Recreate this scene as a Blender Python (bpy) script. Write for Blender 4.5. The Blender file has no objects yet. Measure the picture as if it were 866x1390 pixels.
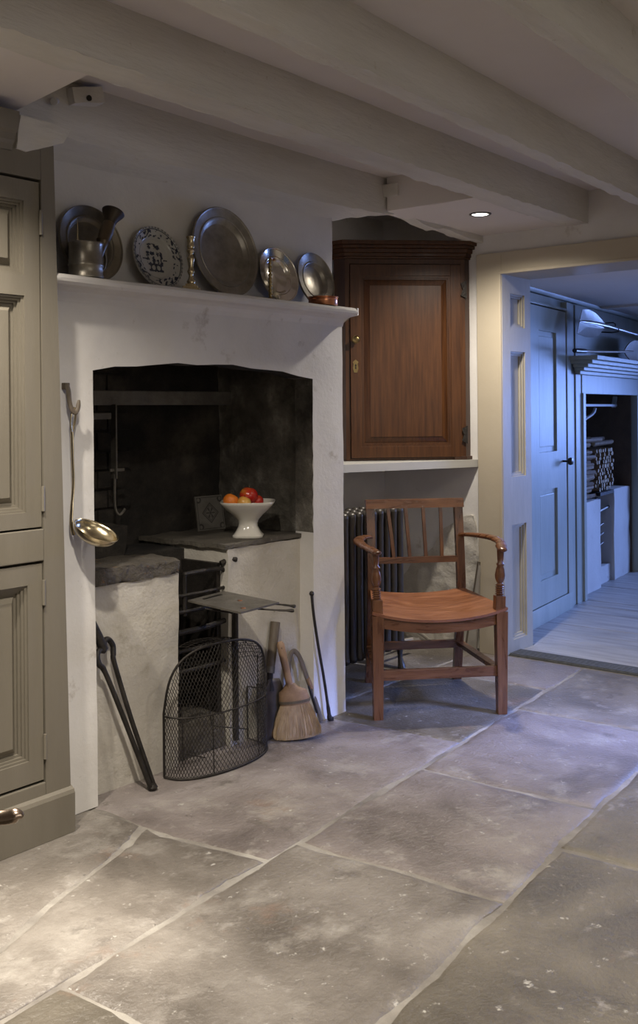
import bpy, bmesh, math, random
from mathutils import Vector, Matrix, noise
random.seed(7)
PI = math.pi
SC = bpy.context.scene
COL = SC.collection

# ------------------------------------------------------------------ camera
YAW = math.radians(39.1); ROLL = 0.0085; EYE = Vector((0, 0, 1.21)); FPX = 1389.0
fwd = Vector((math.cos(YAW), math.sin(YAW), 0)); rgt = Vector((math.sin(YAW), -math.cos(YAW), -ROLL)).normalized()
upv = rgt.cross(fwd)
cd = bpy.data.cameras.new('camera'); cam = bpy.data.objects.new('camera', cd); COL.objects.link(cam)
cd.sensor_fit = 'HORIZONTAL'; cd.sensor_width = 36.0; cd.lens = FPX * 36.0 / 866.0
cd.shift_y = -139.0 / 1390.0 * (1390.0 / 866.0); cd.clip_start = 0.02; cd.clip_end = 60
cam.matrix_world = Matrix(((rgt.x, upv.x, -fwd.x, EYE.x), (rgt.y, upv.y, -fwd.y, EYE.y), (rgt.z, upv.z, -fwd.z, EYE.z), (0, 0, 0, 1)))
SC.camera = cam

# ------------------------------------------------------------------ world, exposure
w = bpy.data.worlds.new('world'); SC.world = w; w.use_nodes = True
w.node_tree.nodes['Background'].inputs[0].default_value = (0.5, 0.65, 1.0, 1)
w.node_tree.nodes['Background'].inputs[1].default_value = 0.08
SC.view_settings.view_transform = 'Standard'; SC.view_settings.look = 'None'
SC.view_settings.gamma = 1; SC.view_settings.use_curve_mapping = False
SC.view_settings.exposure = 0.6
SC.cycles.max_bounces = 10; SC.cycles.diffuse_bounces = 6; SC.cycles.sample_clamp_indirect = 4.0
SC.cycles.caustics_reflective = False; SC.cycles.caustics_refractive = False

# daylight outside the far room's windows, and the kitchen's recessed ceiling lamps, some added as fill
def area(name, loc, aim, sx, sy, power, col, spread=180):
    d = bpy.data.lights.new(name, 'AREA'); d.shape = 'RECTANGLE'; d.size = sx; d.size_y = sy; d.energy = power; d.color = col; d.spread = math.radians(spread)
    o = bpy.data.objects.new(name, d); COL.objects.link(o); o.location = loc
    o.rotation_euler = (Vector(aim) - Vector(loc)).to_track_quat('-Z', 'Y').to_euler(); return o
DAY = (0.22, 0.375, 1.0)
area('daylight', (8.98, 1.55, 1.25), (6.0, 1.95, 0), 1.5, .75, 26, DAY, 85)
area('daylight', (6.9, -1.02, 1.55), (4.7, 2.4, .3), 1.3, .6, 10, DAY, 60)
area('daylight', (4.0, -1.75, 2.1), (3.5, 1.85, 0), .8, .5, 9, (.22, .34, 1.0), 20)   # sky light falling through the kitchen's side window

area('daylight', (1.2, -1.52, 1.45), (1.6, 1.5, 1.1), 1.5, .95, 6.5, (1.0, .92, .81))   # added soft room fill behind the viewer, set at an invented window
LAMP = (1.0, 0.915, 0.80)
def spot(loc, aim, power, cone=100, blend=0.9, radius=0.03, col=LAMP):
    d = bpy.data.lights.new('lamp_light', 'SPOT'); d.energy = power; d.color = col; d.spot_size = math.radians(cone)
    d.spot_blend = blend; d.shadow_soft_size = radius
    o = bpy.data.objects.new('lamp_light', d); COL.objects.link(o); o.location = loc
    o.rotation_euler = (Vector(aim) - Vector(loc)).to_track_quat('-Z', 'Y').to_euler(); return o
LAMPS = [  # x, y, z, power, cone
    (3.935, 2.277, 2.063, 70, 155),
    (1.32, 2.13, 2.05, 70, 130),
    (1.05, 1.25, 2.195, 140, 150),
    (2.9, 0.82, 2.195, 35, 140),  # this and the next two: unseen lamps added for general fill
    (0.6, 0.2, 2.195, 35, 140),
    (3.9, 0.3, 2.195, 20, 140),
]
spot((1.33, 2.10, 2.035), (1.33, 1.98, 0), 190, 30, .9)       # the tight beam of the lamp above the built-in cupboard
for (lx, ly, lz, lp, lc) in LAMPS:
    spot((lx, ly, lz - 0.012), (lx, ly, 0), lp, lc)

# ------------------------------------------------------------------ materials
def nd(nt, t, **k):
    n = nt.nodes.new(t)
    for a, v in k.items(): setattr(n, a, v)
    return n
def rgb(c): return (c[0], c[1], c[2], 1)
def mat(name, cols, rough=0.7, metal=0.0, scale=3.0, detail=8, stretch=(1, 1, 1), bump=0.0, bscale=40, rvar=0.0, spec=0.5,
        spots=None, coat=0.0, bump2=0.0, b2scale=6, lo=0.3, hi=0.7, distort=0.0):
    """cols: one colour or list of 2-3 mixed by noise; spots=(colour, scale, threshold, softness)"""
    m = bpy.data.materials.new(name); m.use_nodes = True; nt = m.node_tree; L = nt.links.new
    b = nt.nodes['Principled BSDF']; b.inputs['Roughness'].default_value = rough; b.inputs['Metallic'].default_value = metal
    b.inputs['Specular IOR Level'].default_value = spec; b.inputs['Coat Weight'].default_value = coat
    b.inputs['Coat Roughness'].default_value = 0.12
    tc = nd(nt, 'ShaderNodeTexCoord'); mp = nd(nt, 'ShaderNodeMapping'); mp.inputs['Scale'].default_value = stretch
    L(tc.outputs['Object'], mp.inputs[0])
    if isinstance(cols[0], (int, float)): cols = [cols]
    if len(cols) > 1:
        n = nd(nt, 'ShaderNodeTexNoise'); n.inputs['Scale'].default_value = scale; n.inputs['Detail'].default_value = detail
        n.inputs['Roughness'].default_value = 0.62; n.inputs['Distortion'].default_value = distort
        L(mp.outputs[0], n.inputs['Vector'])
        r = nd(nt, 'ShaderNodeValToRGB'); e = r.color_ramp.elements
        e[0].position = lo; e[1].position = hi; e[0].color = rgb(cols[0]); e[1].color = rgb(cols[-1])
        if len(cols) == 3: x = e.new((lo + hi) / 2); x.color = rgb(cols[1])
        L(n.outputs['Fac'], r.inputs[0]); out = r.outputs[0]
        if rvar:
            q = nd(nt, 'ShaderNodeMapRange'); q.inputs[3].default_value = rough - rvar; q.inputs[4].default_value = rough + rvar
            q.inputs[1].default_value = 0.3; q.inputs[2].default_value = 0.7
            L(n.outputs['Fac'], q.inputs[0]); L(q.outputs[0], b.inputs['Roughness'])
    else:
        c = nd(nt, 'ShaderNodeRGB'); c.outputs[0].default_value = rgb(cols[0]); out = c.outputs[0]
    for sp in (spots or []):
        n2 = nd(nt, 'ShaderNodeTexNoise'); n2.inputs['Scale'].default_value = sp[1]; n2.inputs['Detail'].default_value = 9
        n2.inputs['Roughness'].default_value = 0.7
        L(tc.outputs['Object'], n2.inputs['Vector'])
        q = nd(nt, 'ShaderNodeMapRange'); q.inputs[1].default_value = sp[2]; q.inputs[2].default_value = sp[2] + sp[3]
        L(n2.outputs['Fac'], q.inputs[0])
        mx = nd(nt, 'ShaderNodeMix', data_type='RGBA'); L(q.outputs[0], mx.inputs[0]); L(out, mx.inputs[6])
        mx.inputs[7].default_value = rgb(sp[0]); out = mx.outputs[2]
    L(out, b.inputs['Base Color'])
    if bump or bump2:
        prev = None
        for (st, s_) in ((bump2, b2scale), (bump, bscale)):
            if not st: continue
            n3 = nd(nt, 'ShaderNodeTexNoise'); n3.inputs['Scale'].default_value = s_; n3.inputs['Detail'].default_value = 6
            L(mp.outputs[0], n3.inputs['Vector'])
            n3.inputs['Roughness'].default_value = .6; bp = nd(nt, 'ShaderNodeBump'); bp.inputs['Strength'].default_value = st; bp.inputs['Distance'].default_value = 0.01
            L(n3.outputs['Fac'], bp.inputs['Height'])
            if prev: L(prev.outputs[0], bp.inputs['Normal'])
            prev = bp
        L(prev.outputs[0], b.inputs['Normal'])
    return m
def emit(name, col, s):
    m = bpy.data.materials.new(name); m.use_nodes = True; b = m.node_tree.nodes['Principled BSDF']
    b.inputs['Emission Color'].default_value = rgb(col); b.inputs['Emission Strength'].default_value = s; return m

M = {}
M['plaster'] = mat('limewashed plaster', [(.56, .535, .50), (.68, .66, .625)], .85, scale=2.2, bump=.12, bscale=60, bump2=.16, b2scale=9,
                   spots=[((.40, .36, .31), 7, .62, .12)])
M['rough_plaster'] = mat('rough plaster', [(.42, .385, .325), (.54, .51, .45)], .9, scale=5, bump=.3, bscale=80, bump2=.3, b2scale=12,
                         spots=[((.30, .26, .19), 6, .58, .18), ((.22, .19, .14), 17, .66, .06)])
M['ceiling'] = mat('ceiling plaster', [(.65, .60, .565), (.71, .67, .635)], .9, scale=1.5, bump=.1, bscale=30)
M['beam'] = mat('limewashed timber', [(.54, .515, .465), (.66, .635, .585)], .8, scale=4, stretch=(.35, 2, 2), bump=.35, bscale=45, bump2=.3, b2scale=12,
                spots=[((.42, .37, .28), 6, .66, .1), ((.44, .40, .32), 22, .66, .05)])
M['paint'] = mat('taupe paint', [(.165, .146, .112), (.19, .17, .133)], .42, scale=2, stretch=(6, 6, 1), bump=.1, bscale=30)
M['stone_paint'] = mat('stone coloured paint', [(.40, .345, .255), (.44, .385, .29)], .5, scale=2, bump=.08, bscale=30)
M['far_paint'] = mat('grey green paint', [(.27, .29, .25), (.36, .38, .33)], .45, scale=2.5, stretch=(3, 3, .6), bump=.12, bscale=20)
M['jamb_paint'] = mat('pale stone paint', [(.36, .33, .27), (.46, .43, .36)], .42, scale=3, stretch=(3, 3, .8), bump=.1, bscale=20)
M['soot'] = mat('sooty masonry', [(.008, .007, .006), (.03, .025, .02), (.085, .072, .055)], .95, scale=4, bump=.8, bscale=40, bump2=.8, b2scale=9, lo=.38, hi=.74)
M['sootgrey'] = mat('smoke stained plaster', [(.03, .026, .021), (.13, .118, .098), (.40, .375, .33)], .95, scale=3.4, bump=.8, bscale=40, bump2=.8, b2scale=9, lo=.36, hi=.70)
M['hob_top'] = mat('smoke stained stone', [(.06, .052, .042), (.13, .115, .09)], .85, scale=9, bump=.8, bscale=50, bump2=.8, b2scale=12,
                   spots=[((.30, .26, .2), 30, .66, .06)])
M['slab'] = mat('sooty hob stone', [(.045, .038, .03), (.10, .085, .065)], .8, scale=9, bump=1, bscale=50, bump2=1, b2scale=14,
                spots=[((.25, .14, .06), 22, .60, .08), ((.42, .38, .3), 45, .66, .05)])
M['iron'] = mat('black iron', [(.020, .018, .016), (.045, .038, .032)], .55, .6, scale=20, bump=.4, bscale=80)
M['iron_lt'] = mat('worn grey iron', [(.10, .09, .075), (.19, .175, .15)], .5, .6, scale=14, bump=.3, bscale=80, spots=[((.35, .18, .06), 28, .68, .03)])
M['castiron'] = mat('dark radiator paint', [(.040, .034, .027), (.06, .052, .042)], .36, .2, scale=10, bump=.15, bscale=60)
def wood3(name, st): return mat(name, [(.055, .016, .005), (.115, .044, .015), (.175, .073, .027)], .3, scale=5, stretch=st, distort=1.0, bump=.08, bscale=40, rvar=.06, coat=.2)
M['chair'] = wood3('polished reddish wood', (1, 7, 7)); M['chair_up'] = wood3('polished reddish upright wood', (7, 7, 1))
M['seatwood'] = mat('worn reddish seat wood', [(.125, .042, .015), (.225, .085, .033), (.30, .125, .054)], .36, scale=5, stretch=(1, 5, 1), distort=1.4, bump=.1, bscale=40, rvar=.08, coat=.12)
M['oak'] = mat('dark polished oak', [(.033, .011, .003), (.058, .021, .006), (.082, .031, .009)], .36, scale=14, stretch=(5, 5, .3), detail=10, bump=.06, bscale=30, coat=.08, spec=.35)
M['oakdark'] = mat('dark oak carcass', [(.03, .013, .008), (.06, .028, .015)], .4, scale=7, stretch=(3, 3, .45), bump=.12, bscale=30)
M['pewter'] = mat('tarnished pewter', [(.17, .15, .12), (.27, .245, .20), (.36, .33, .28)], .36, .7, scale=12, bump=.08, bscale=60, rvar=.08)
M['pewter2'] = mat('brown tarnished pewter', [(.15, .125, .09), (.24, .21, .16), (.30, .27, .21)], .35, .7, scale=9, bump=.08, bscale=60, rvar=.08)
M['silver'] = mat('polished pewter', [(.62, .57, .48), (.74, .70, .62)], .16, 1.0, scale=6, bump=.05, bscale=30)
M['brass'] = mat('brass', [(.50, .41, .25), (.60, .51, .34)], .25, 1.0, scale=8)
M['brassdk'] = mat('old brass', [(.22, .16, .07), (.36, .27, .12)], .32, 1.0, scale=20)
M['copper'] = mat('copper', [(.55, .22, .11), (.68, .32, .18)], .28, 1.0, scale=15)
M['horn'] = mat('brown horn metal', [(.05, .035, .022), (.16, .12, .075)], .4, .6, scale=14)
M['hornmouth'] = mat('dark bell mouth', [(.025, .018, .012), (.05, .035, .02)], .5, .4, scale=14)
M['china'] = mat('white glazed china', [(.62, .59, .52), (.68, .65, .58)], .14, scale=3)
M['delft'] = mat('delft glaze', [(.38, .37, .34), (.44, .43, .39)], .2, scale=5)
M['delftink'] = mat('delft blue black', [(.03, .035, .05), (.06, .065, .09)], .2, scale=20)
M['tile'] = mat('dark grey tile', [(.12, .11, .095), (.18, .17, .15)], .5, scale=14)  # dark grey tone varied by noise
M['tileink'] = mat('dark tile pattern', [(.035, .032, .03), (.06, .055, .05)], .5, scale=14)
M['apple'] = mat('red apple', [(.62, .30, .04), (.55, .055, .02), (.42, .015, .01)], .22, scale=9, lo=.35, hi=.6, coat=.4)
M['orange'] = mat('orange skin', [(.70, .17, .02), (.80, .25, .03)], .4, scale=20, bump=.25, bscale=250)
M['yellowapple'] = mat('yellow red apple', [(.72, .30, .05), (.75, .48, .12)], .28, scale=12)
M['stem'] = mat('stem', [(.08, .05, .02), (.12, .08, .03)], .7)
M['bristle'] = mat('straw bristle', [(.22, .15, .085), (.35, .25, .15), (.45, .34, .22)], .75, scale=60, stretch=(1, 1, .05))
M['handlewood'] = mat('pale handle wood', [(.19, .115, .065), (.29, .185, .11)], .55, scale=10, stretch=(3, 3, .5))
M['brushwood'] = mat('brown stock wood', [(.18, .105, .06), (.29, .185, .11)], .6, scale=14, stretch=(2, 2, 3))
M['greywood'] = mat('grey brown wood', [(.07, .052, .036), (.13, .105, .075)], .6, scale=12, stretch=(3, 3, .4))
M['shovel'] = mat('worn shovel metal', [(.06, .05, .04), (.15, .13, .11)], .42, .7, scale=12, spots=[((.38, .2, .09), 7, .58, .08)])
M['valve'] = mat('grey valve', [(.16, .145, .12), (.22, .2, .17)], .4, .5)
M['pipe'] = mat('painted pipe', [(.28, .26, .22), (.36, .33, .28)], .5)
M['mortar'] = mat('lime mortar', [(.13, .115, .098), (.23, .21, .18), (.36, .34, .30)], .85, scale=3.5, bump=.6, bscale=45, bump2=.5, b2scale=11, lo=.35, hi=.7)
def stone(name, a, b_, c, wash):
    return mat(name, [a, b_, c], .40, scale=2.3, detail=14, bump=.5, bscale=70, bump2=.28, b2scale=5, rvar=.12, lo=.33, hi=.67, distort=.4,
               spots=[((.31, .285, .25), 5, .52 if wash else .60, .22), ((.085, .072, .06), 6.5, .57, .14), ((.20, .125, .085), 3.1, .60, .18), ((.29, .265, .235), 9, .585, .12), ((.40, .38, .34), 26, .62, .05), ((.06, .05, .04), 55, .62, .08)])
M['flag_a'] = stone('grey brown flagstone', (.085, .072, .058), (.16, .14, .118), (.235, .21, .18), True)
M['flag_b'] = stone('mauve grey flagstone', (.105, .088, .08), (.185, .158, .145), (.25, .22, .205), True)
M['flag_c'] = stone('olive brown flagstone', (.068, .058, .043), (.125, .108, .082), (.185, .162, .125), False)
M['board'] = mat('worn floorboard', [(.20, .195, .19), (.32, .31, .30), (.42, .41, .40)], .45, scale=4, stretch=(6, .6, 1), bump=.3, bscale=30)
M['mat'] = mat('ribbed threshold', [(.07, .075, .08), (.12, .125, .135)], .8, scale=60)
M['stick'] = mat('split kindling', [(.17, .11, .065), (.30, .215, .13)], .8, scale=20)
M['stickend'] = mat('kindling end', [(.45, .34, .21), (.58, .47, .32)], .8, scale=20)
M['bark'] = mat('dark kindling', [(.10, .06, .035), (.2, .13, .07)], .85, scale=20)
M['steel'] = mat('worn steel', [(.42, .41, .39), (.58, .57, .55)], .3, .95, scale=5, bump=.1, bscale=20)
M['peelwood'] = mat('pale peel wood', [(.28, .22, .15), (.36, .29, .21)], .5, scale=8)
M['white'] = mat('white paint', [(.55, .54, .5), (.6, .59, .55)], .5)
M['shelf_shade'] = mat('shelf paint with shade', [(.34, .33, .30), (.40, .385, .35)], .6)  # shelf greyed in its base colour to stand for shade
M['recess_bright'] = mat('recess paint brightened for light', [(.42, .50, .46), (.56, .63, .58)], .8, scale=3)  # far recess made paler in its colour, standing in for missing light
M['knob'] = mat('dark knob', [(.02, .018, .015), (.04, .035, .03)], .3, .6)
M['lampface'] = emit('lamp face', (1, .96, .9), 6.0)
M['rim'] = mat('grey lamp rim', [(.12, .115, .11), (.16, .155, .15)], .4, .6)
M['cable'] = mat('pale cable', [(.42, .42, .42), (.5, .5, .5)], .5)
M['farbrown'] = mat('brown brick lining', [(.075, .05, .032), (.14, .095, .06)], .85, scale=8, bump=.6, bscale=40)
M['handle'] = mat('bronze lever', [(.36, .27, .2), (.46, .36, .28)], .25, 1.0, scale=10)

# ------------------------------------------------------------------ mesh helpers
FR = {}
def link_empty(name, loc, rz, label, cat, group=None, kind=None):
    o = bpy.data.objects.new(name, None); COL.objects.link(o); o.location = loc; o.rotation_euler = (0, 0, rz)
    o.empty_display_size = .05; o['label'] = label
    if cat: o['category'] = cat
    if group: o['group'] = group
    if kind: o['kind'] = kind
    FR[o.name] = Matrix.Translation(Vector(loc)) @ Matrix.Rotation(rz, 4, 'Z'); return o
def thing(name, label, cat, loc=(0, 0, 0), rz=0, group=None): return link_empty(name, loc, rz, label, cat, group)
def tag(o, label, cat=None, group=None, kind=None):
    o['label'] = label
    if cat: o['category'] = cat
    if group: o['group'] = group
    if kind: o['kind'] = kind
    return o
def done(bm, name, m, parent=None, world=True, smooth=35, bevel=0, kind=None, label=None, seg=2):
    """world=True: mesh coordinates are world ones and are brought into the root thing's frame"""
    if bevel:
        es = [e for e in bm.edges if len(e.link_faces) == 2 and e.calc_face_angle(0) > .6]
        bmesh.ops.bevel(bm, geom=es, offset=bevel, segments=seg, profile=.6, affect='EDGES', clamp_overlap=True)
    if parent is not None and world: bmesh.ops.transform(bm, matrix=FR[parent.name].inverted(), verts=bm.verts)
    bmesh.ops.recalc_face_normals(bm, faces=bm.faces)
    me = bpy.data.meshes.new(name); bm.to_mesh(me); bm.free()
    for x in (m if isinstance(m, (list, tuple)) else [m]): me.materials.append(M[x])
    if smooth:
        me.shade_smooth(); me.set_sharp_from_angle(angle=math.radians(smooth))
    o = bpy.data.objects.new(name, me); COL.objects.link(o)
    if parent is not None: o.parent = parent; FR[o.name] = FR[parent.name]
    else: FR[o.name] = Matrix.Identity(4)
    if kind: o['kind'] = kind
    if label: o['label'] = label
    return o
def nb(): return bmesh.new()
def box(bm, x0, x1, y0, y1, z0, z1, mt=None, mi=0):
    r = bmesh.ops.create_cube(bm, size=1)
    T = Matrix.Translation(((x0 + x1) / 2, (y0 + y1) / 2, (z0 + z1) / 2)) @ Matrix.Diagonal((abs(x1 - x0), abs(y1 - y0), abs(z1 - z0), 1))
    bmesh.ops.transform(bm, matrix=(mt @ T) if mt else T, verts=r['verts'])
    if mi:
        for f in {f for v in r['verts'] for f in v.link_faces}: f.material_index = mi
    return r['verts']
def B(x0, x1, y0, y1, z0, z1, mt=None):
    bm = nb(); box(bm, x0, x1, y0, y1, z0, z1, mt); return bm
def bar(bm, a, b_, wx, wy, up=(0, 0, 1)):
    """rectangular bar from a to b"""
    a = Vector(a); b_ = Vector(b_); d = (b_ - a); L_ = d.length; d.normalize()
    u = Vector(up).cross(d)
    if u.length < 1e-4: u = Vector((1, 0, 0)).cross(d)
    u.normalize(); v = d.cross(u)
    mt = Matrix(((u.x, v.x, d.x, a.x), (u.y, v.y, d.y, a.y), (u.z, v.z, d.z, a.z), (0, 0, 0, 1)))
    return box(bm, -wx / 2, wx / 2, -wy / 2, wy / 2, 0, L_, mt)
def tube(bm, pts, r, n=10, flat=1.0, cap=True, up=(0, 0, 1), mi=0):
    """swept tube; r scalar or list; flat scales the second axis"""
    pts = [Vector(p) for p in pts]; N = len(pts); rs = r if isinstance(r, (list, tuple)) else [r] * N
    fl = flat if isinstance(flat, (list, tuple)) else [flat] * N
    rings = []; prev = None
    for i, p in enumerate(pts):
        t = (pts[min(i + 1, N - 1)] - pts[max(i - 1, 0)]).normalized()
        if prev is None:
            u = Vector(up).cross(t)
            if u.length < .05: u = Vector((1, .1, 0)).cross(t)
        else: u = prev - t * prev.dot(t)
        u.normalize(); prev = u; v = t.cross(u)
        rings.append([bm.verts.new(p + u * math.cos(2 * PI * k / n) * rs[i] + v * math.sin(2 * PI * k / n) * rs[i] * fl[i]) for k in range(n)])
    for i in range(N - 1):
        for k in range(n):
            f = bm.faces.new((rings[i][k], rings[i][(k + 1) % n], rings[i + 1][(k + 1) % n], rings[i + 1][k])); f.material_index = mi
    if cap:
        f = bm.faces.new(rings[0][::-1]); f.material_index = mi
        f = bm.faces.new(rings[-1]); f.material_index = mi
def spline(pts, k=6):
    pts = [Vector(p) for p in pts]; out = []
    for i in range(len(pts) - 1):
        p0 = pts[max(i - 1, 0)]; p1 = pts[i]; p2 = pts[i + 1]; p3 = pts[min(i + 2, len(pts) - 1)]
        for j in range(k):
            t = j / k
            out.append(.5 * ((2 * p1) + (p2 - p0) * t + (2 * p0 - 5 * p1 + 4 * p2 - p3) * t * t + (3 * p1 - p0 - 3 * p2 + p3) * t ** 3))
    out.append(pts[-1]); return out
def lathe(bm, prof, n=32, mt=None, mi=0, closed=False):
    """profile [(r, z)...] revolved about local z"""
    rings = []
    for r, z in prof:
        if r < 1e-5: rings.append([bm.verts.new((0, 0, z))])
        else: rings.append([bm.verts.new((r * math.cos(2 * PI * k / n), r * math.sin(2 * PI * k / n), z)) for k in range(n)])
    pr = list(zip(rings, rings[1:])) + ([(rings[-1], rings[0])] if closed else [])
    for a, b_ in pr:
        for k in range(n):
            k2 = (k + 1) % n
            vs = [a[0]] if len(a) == 1 else [a[k], a[k2]]
            vs += [b_[0]] if len(b_) == 1 else [b_[k2], b_[k]]
            if len(vs) > 2: f = bm.faces.new(vs); f.material_index = mi
    if mt: bmesh.ops.transform(bm, matrix=mt, verts=[v for r in rings for v in r])
def prism(bm, poly, axis, a, b_, mt=None):
    """poly of 2D points extruded along axis ('X','Y','Z') from a to b"""
    def P(u, v, t): return {'X': (t, u, v), 'Y': (u, t, v), 'Z': (u, v, t)}[axis]
    va = [bm.verts.new(P(u, v, a)) for u, v in poly]; vb = [bm.verts.new(P(u, v, b_)) for u, v in poly]
    bm.faces.new(va); bm.faces.new(vb[::-1]); n = len(poly)
    for i in range(n): bm.faces.new((va[i], vb[i], vb[(i + 1) % n], va[(i + 1) % n]))
    if mt: bmesh.ops.transform(bm, matrix=mt, verts=va + vb)
def rough(bm, cell=.06, amp=.004, fr=6, seed=0, edge=1.0):
    """cut long edges and push the surface about with noise, for hand-laid plaster, stone and adzed timber"""
    bmesh.ops.triangulate(bm, faces=bm.faces[:])
    for _ in range(7):
        es = [e for e in bm.edges if e.calc_length() > cell]
        if not es: break
        bmesh.ops.subdivide_edges(bm, edges=es, cuts=1)
        bmesh.ops.triangulate(bm, faces=[f for f in bm.faces if len(f.verts) > 3])
    bm.normal_update()
    for v in bm.verts:
        p = v.co * fr + Vector((seed, seed * 1.7, 0)); d = noise.noise_vector(p)
        d += .5 * noise.noise_vector(p * 3.1)
        sharp = any(len(e.link_faces) == 2 and e.calc_face_angle(0) > .8 for e in v.link_edges)
        v.co += d * amp * (edge if sharp else 1)
    return bm
def rot(ax, deg): return Matrix.Rotation(math.radians(deg), 4, ax)
def at(x, y, z): return Matrix.Translation((x, y, z))

# ================================================================== THE ROOM
def structure(bm, name, m, label=None, **k):
    o = done(bm, name, m, None, kind='structure', **k)
    if label: o['label'] = label
    return o
def struct_part(bm, name, m, parent, label=None, **k): return done(bm, name, m, parent, label=label, **k)
XW = 4.45; ZC = 2.21
# ---- floor: mortar bed and every flagstone
fl = structure(B(-1.3, XW + .03, -1.3, 3.3, -.10, -.004), 'floor', 'mortar', 'flagstone floor of large worn grey stones in pale mortar', smooth=0)
def stone_poly(q, name_m, top, parent, gap=.007, seed=0):
    """q: world corners of one flagstone, anticlockwise; edges wander, the arris is worn round"""
    c = sum((Vector((x, y, 0)) for x, y in q), Vector()) / len(q)
    out = []
    n = len(q)
    for i in range(n):
        a = Vector((q[i][0], q[i][1], 0)); b_ = Vector((q[(i + 1) % n][0], q[(i + 1) % n][1], 0)); k = max(2, int((b_ - a).length / .03))
        nrm = Vector((-(b_ - a).y, (b_ - a).x, 0)).normalized()
        for j in range(k):
            p = a.lerp(b_, j / k) + nrm * gap
            if j == 0:
                pa = Vector((q[i - 1][0], q[i - 1][1], 0)); t1 = (a - pa).normalized(); n1 = Vector((-t1.y, t1.x, 0))
                p = a + (n1 + nrm) * gap
            w_ = noise.noise_vector(p * 6 + Vector((seed * 3.3, 0, 0))) * .012 + noise.noise_vector(p * 23 + Vector((seed, 0, 0))) * .006; out.append(p + Vector((w_.x, w_.y, 0)))
    bm = nb()
    def ring(inset, z):
        r = []
        for p in out:
            d = (c - p); d.normalize(); r.append(bm.verts.new((p.x + d.x * inset, p.y + d.y * inset, z)))
        return r
    r0 = ring(0, -.035); r1 = ring(0.0, -.0045 + top); r2 = ring(.009, -.0012 + top); r3 = ring(.03, top)
    m = len(out)
    for a, b_ in ((r0, r1), (r1, r2), (r2, r3)):
        for i in range(m): bm.faces.new((a[i], a[(i + 1) % m], b_[(i + 1) % m], b_[i]))
    bm.faces.new(r3)
    return struct_part(bm, 'flagstone', name_m, parent, smooth=60)
LA = lambda x: 1.865 + (x - 2.2) * .084      # the two long joints across the picture
LC = lambda x: 1.235 + (x - 2.2) * .092
LD = lambda x: .62 + (x - 2.2) * .09
FRONT = 2.53
S = [  # (corners, material, height)
    ([(1.32, 2.02), (1.88, 2.235), (1.99, 2.30), (1.975, FRONT), (1.2, FRONT), (.75, FRONT), (.75, 1.80)], 'flag_a', -.001),
    ([(.75, 1.80), (.75, LA(.75)), (1.9, LA(1.9) + .005), (2.035, LA(2.03)), (1.985, 2.20), (1.985, 2.275), (1.88, 2.235), (1.32, 2.02)], 'flag_a', 0),
    ([(2.045, LA(2.04)), (3.20, LA(3.2)), (3.10, FRONT + .55), (1.98, FRONT + .55), (1.985, 2.20)], 'flag_b', .0005),
    ([(3.20, LA(3.2)), (4.02, LA(4.02)), (4.00, 2.62), (3.115, 2.62)], 'flag_c', 0),
    ([(4.02, LA(4.02)), (4.47, LA(4.47)), (4.47, 2.62), (4.00, 2.62)], 'flag_b', 0),
    ([(3.24, 2.62), (3.90, 2.62), (3.90, 3.2), (3.24, 3.2)], 'flag_c', 0),
    ([(3.90, 2.62), (4.47, 2.62), (4.47, 3.2), (3.90, 3.2)], 'flag_a', 0),
    ([(.2, LC(.2)), (1.35, LC(1.35)), (1.33, LA(1.33)), (.2, LA(.2))], 'flag_c', 0),
    ([(1.35, LC(1.35)), (2.225, LC(2.22)), (2.18, LA(2.18)), (1.33, LA(1.33))], 'flag_a', .0005),
    ([(2.225, LC(2.22)), (2.915, LC(2.91)), (2.885, LA(2.88)), (2.18, LA(2.18))], 'flag_b', -.0005),
    ([(2.915, LC(2.91)), (3.72, LC(3.72)), (3.70, LA(3.70)), (2.885, LA(2.88))], 'flag_b', .0005),
    ([(3.72, LC(3.72)), (4.47, LC(4.47)), (4.47, LA(4.47)), (3.70, LA(3.70))], 'flag_a', 0),
    ([(.2, LD(.2)), (1.5, LD(1.5)), (1.52, LC(1.52)), (.2, LC(.2))], 'flag_c', 0),
    ([(1.5, LD(1.5)), (2.62, LD(2.62)), (2.60, LC(2.60)), (1.52, LC(1.52))], 'flag_c', -.0005),
    ([(2.62, LD(2.62)), (3.55, LD(3.55)), (3.50, LC(3.50)), (2.60, LC(2.60))], 'flag_c', 0),
    ([(3.55, LD(3.55)), (4.47, LD(4.47)), (4.47, LC(4.47)), (3.50, LC(3.50))], 'flag_a', 0),
]
for i, (q, m_, tp) in enumerate(S): stone_poly(q, m_, tp, fl, seed=i)
xs = [-1.28, -.45, .2, 1.3, 2.4, 3.4, 4.47]; ys_ = [(-1.28, -.55), (-.55, 0.0)]
k = 0
for (y0, y1) in ys_:
    for a, b_ in zip(xs, xs[1:]):
        stone_poly([(a, y0), (b_, y0), (b_, y1), (a, y1)], ('flag_a', 'flag_c', 'flag_b')[k % 3], 0, fl, seed=30 + k); k += 1
for a, b_ in zip([.2, 1.3, 2.4, 3.4], [1.3, 2.4, 3.4, 4.47]):
    stone_poly([(a, 0), (b_, 0), (b_, LD(b_)), (a, LD(a))], ('flag_a', 'flag_c', 'flag_b')[k % 3], 0, fl, seed=30 + k); k += 1
for (y0, y1) in [(0, .8), (.8, 1.6), (1.6, 2.4)]:
    stone_poly([(-1.28, y0), (-.45, y0), (-.45, y1), (-1.28, y1)], 'flag_a', 0, fl, seed=50 + k); k += 1
    stone_poly([(-.45, y0), (.2, y0), (.2, y1), (-.45, y1)], 'flag_c', 0, fl, seed=50 + k); k += 1
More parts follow.
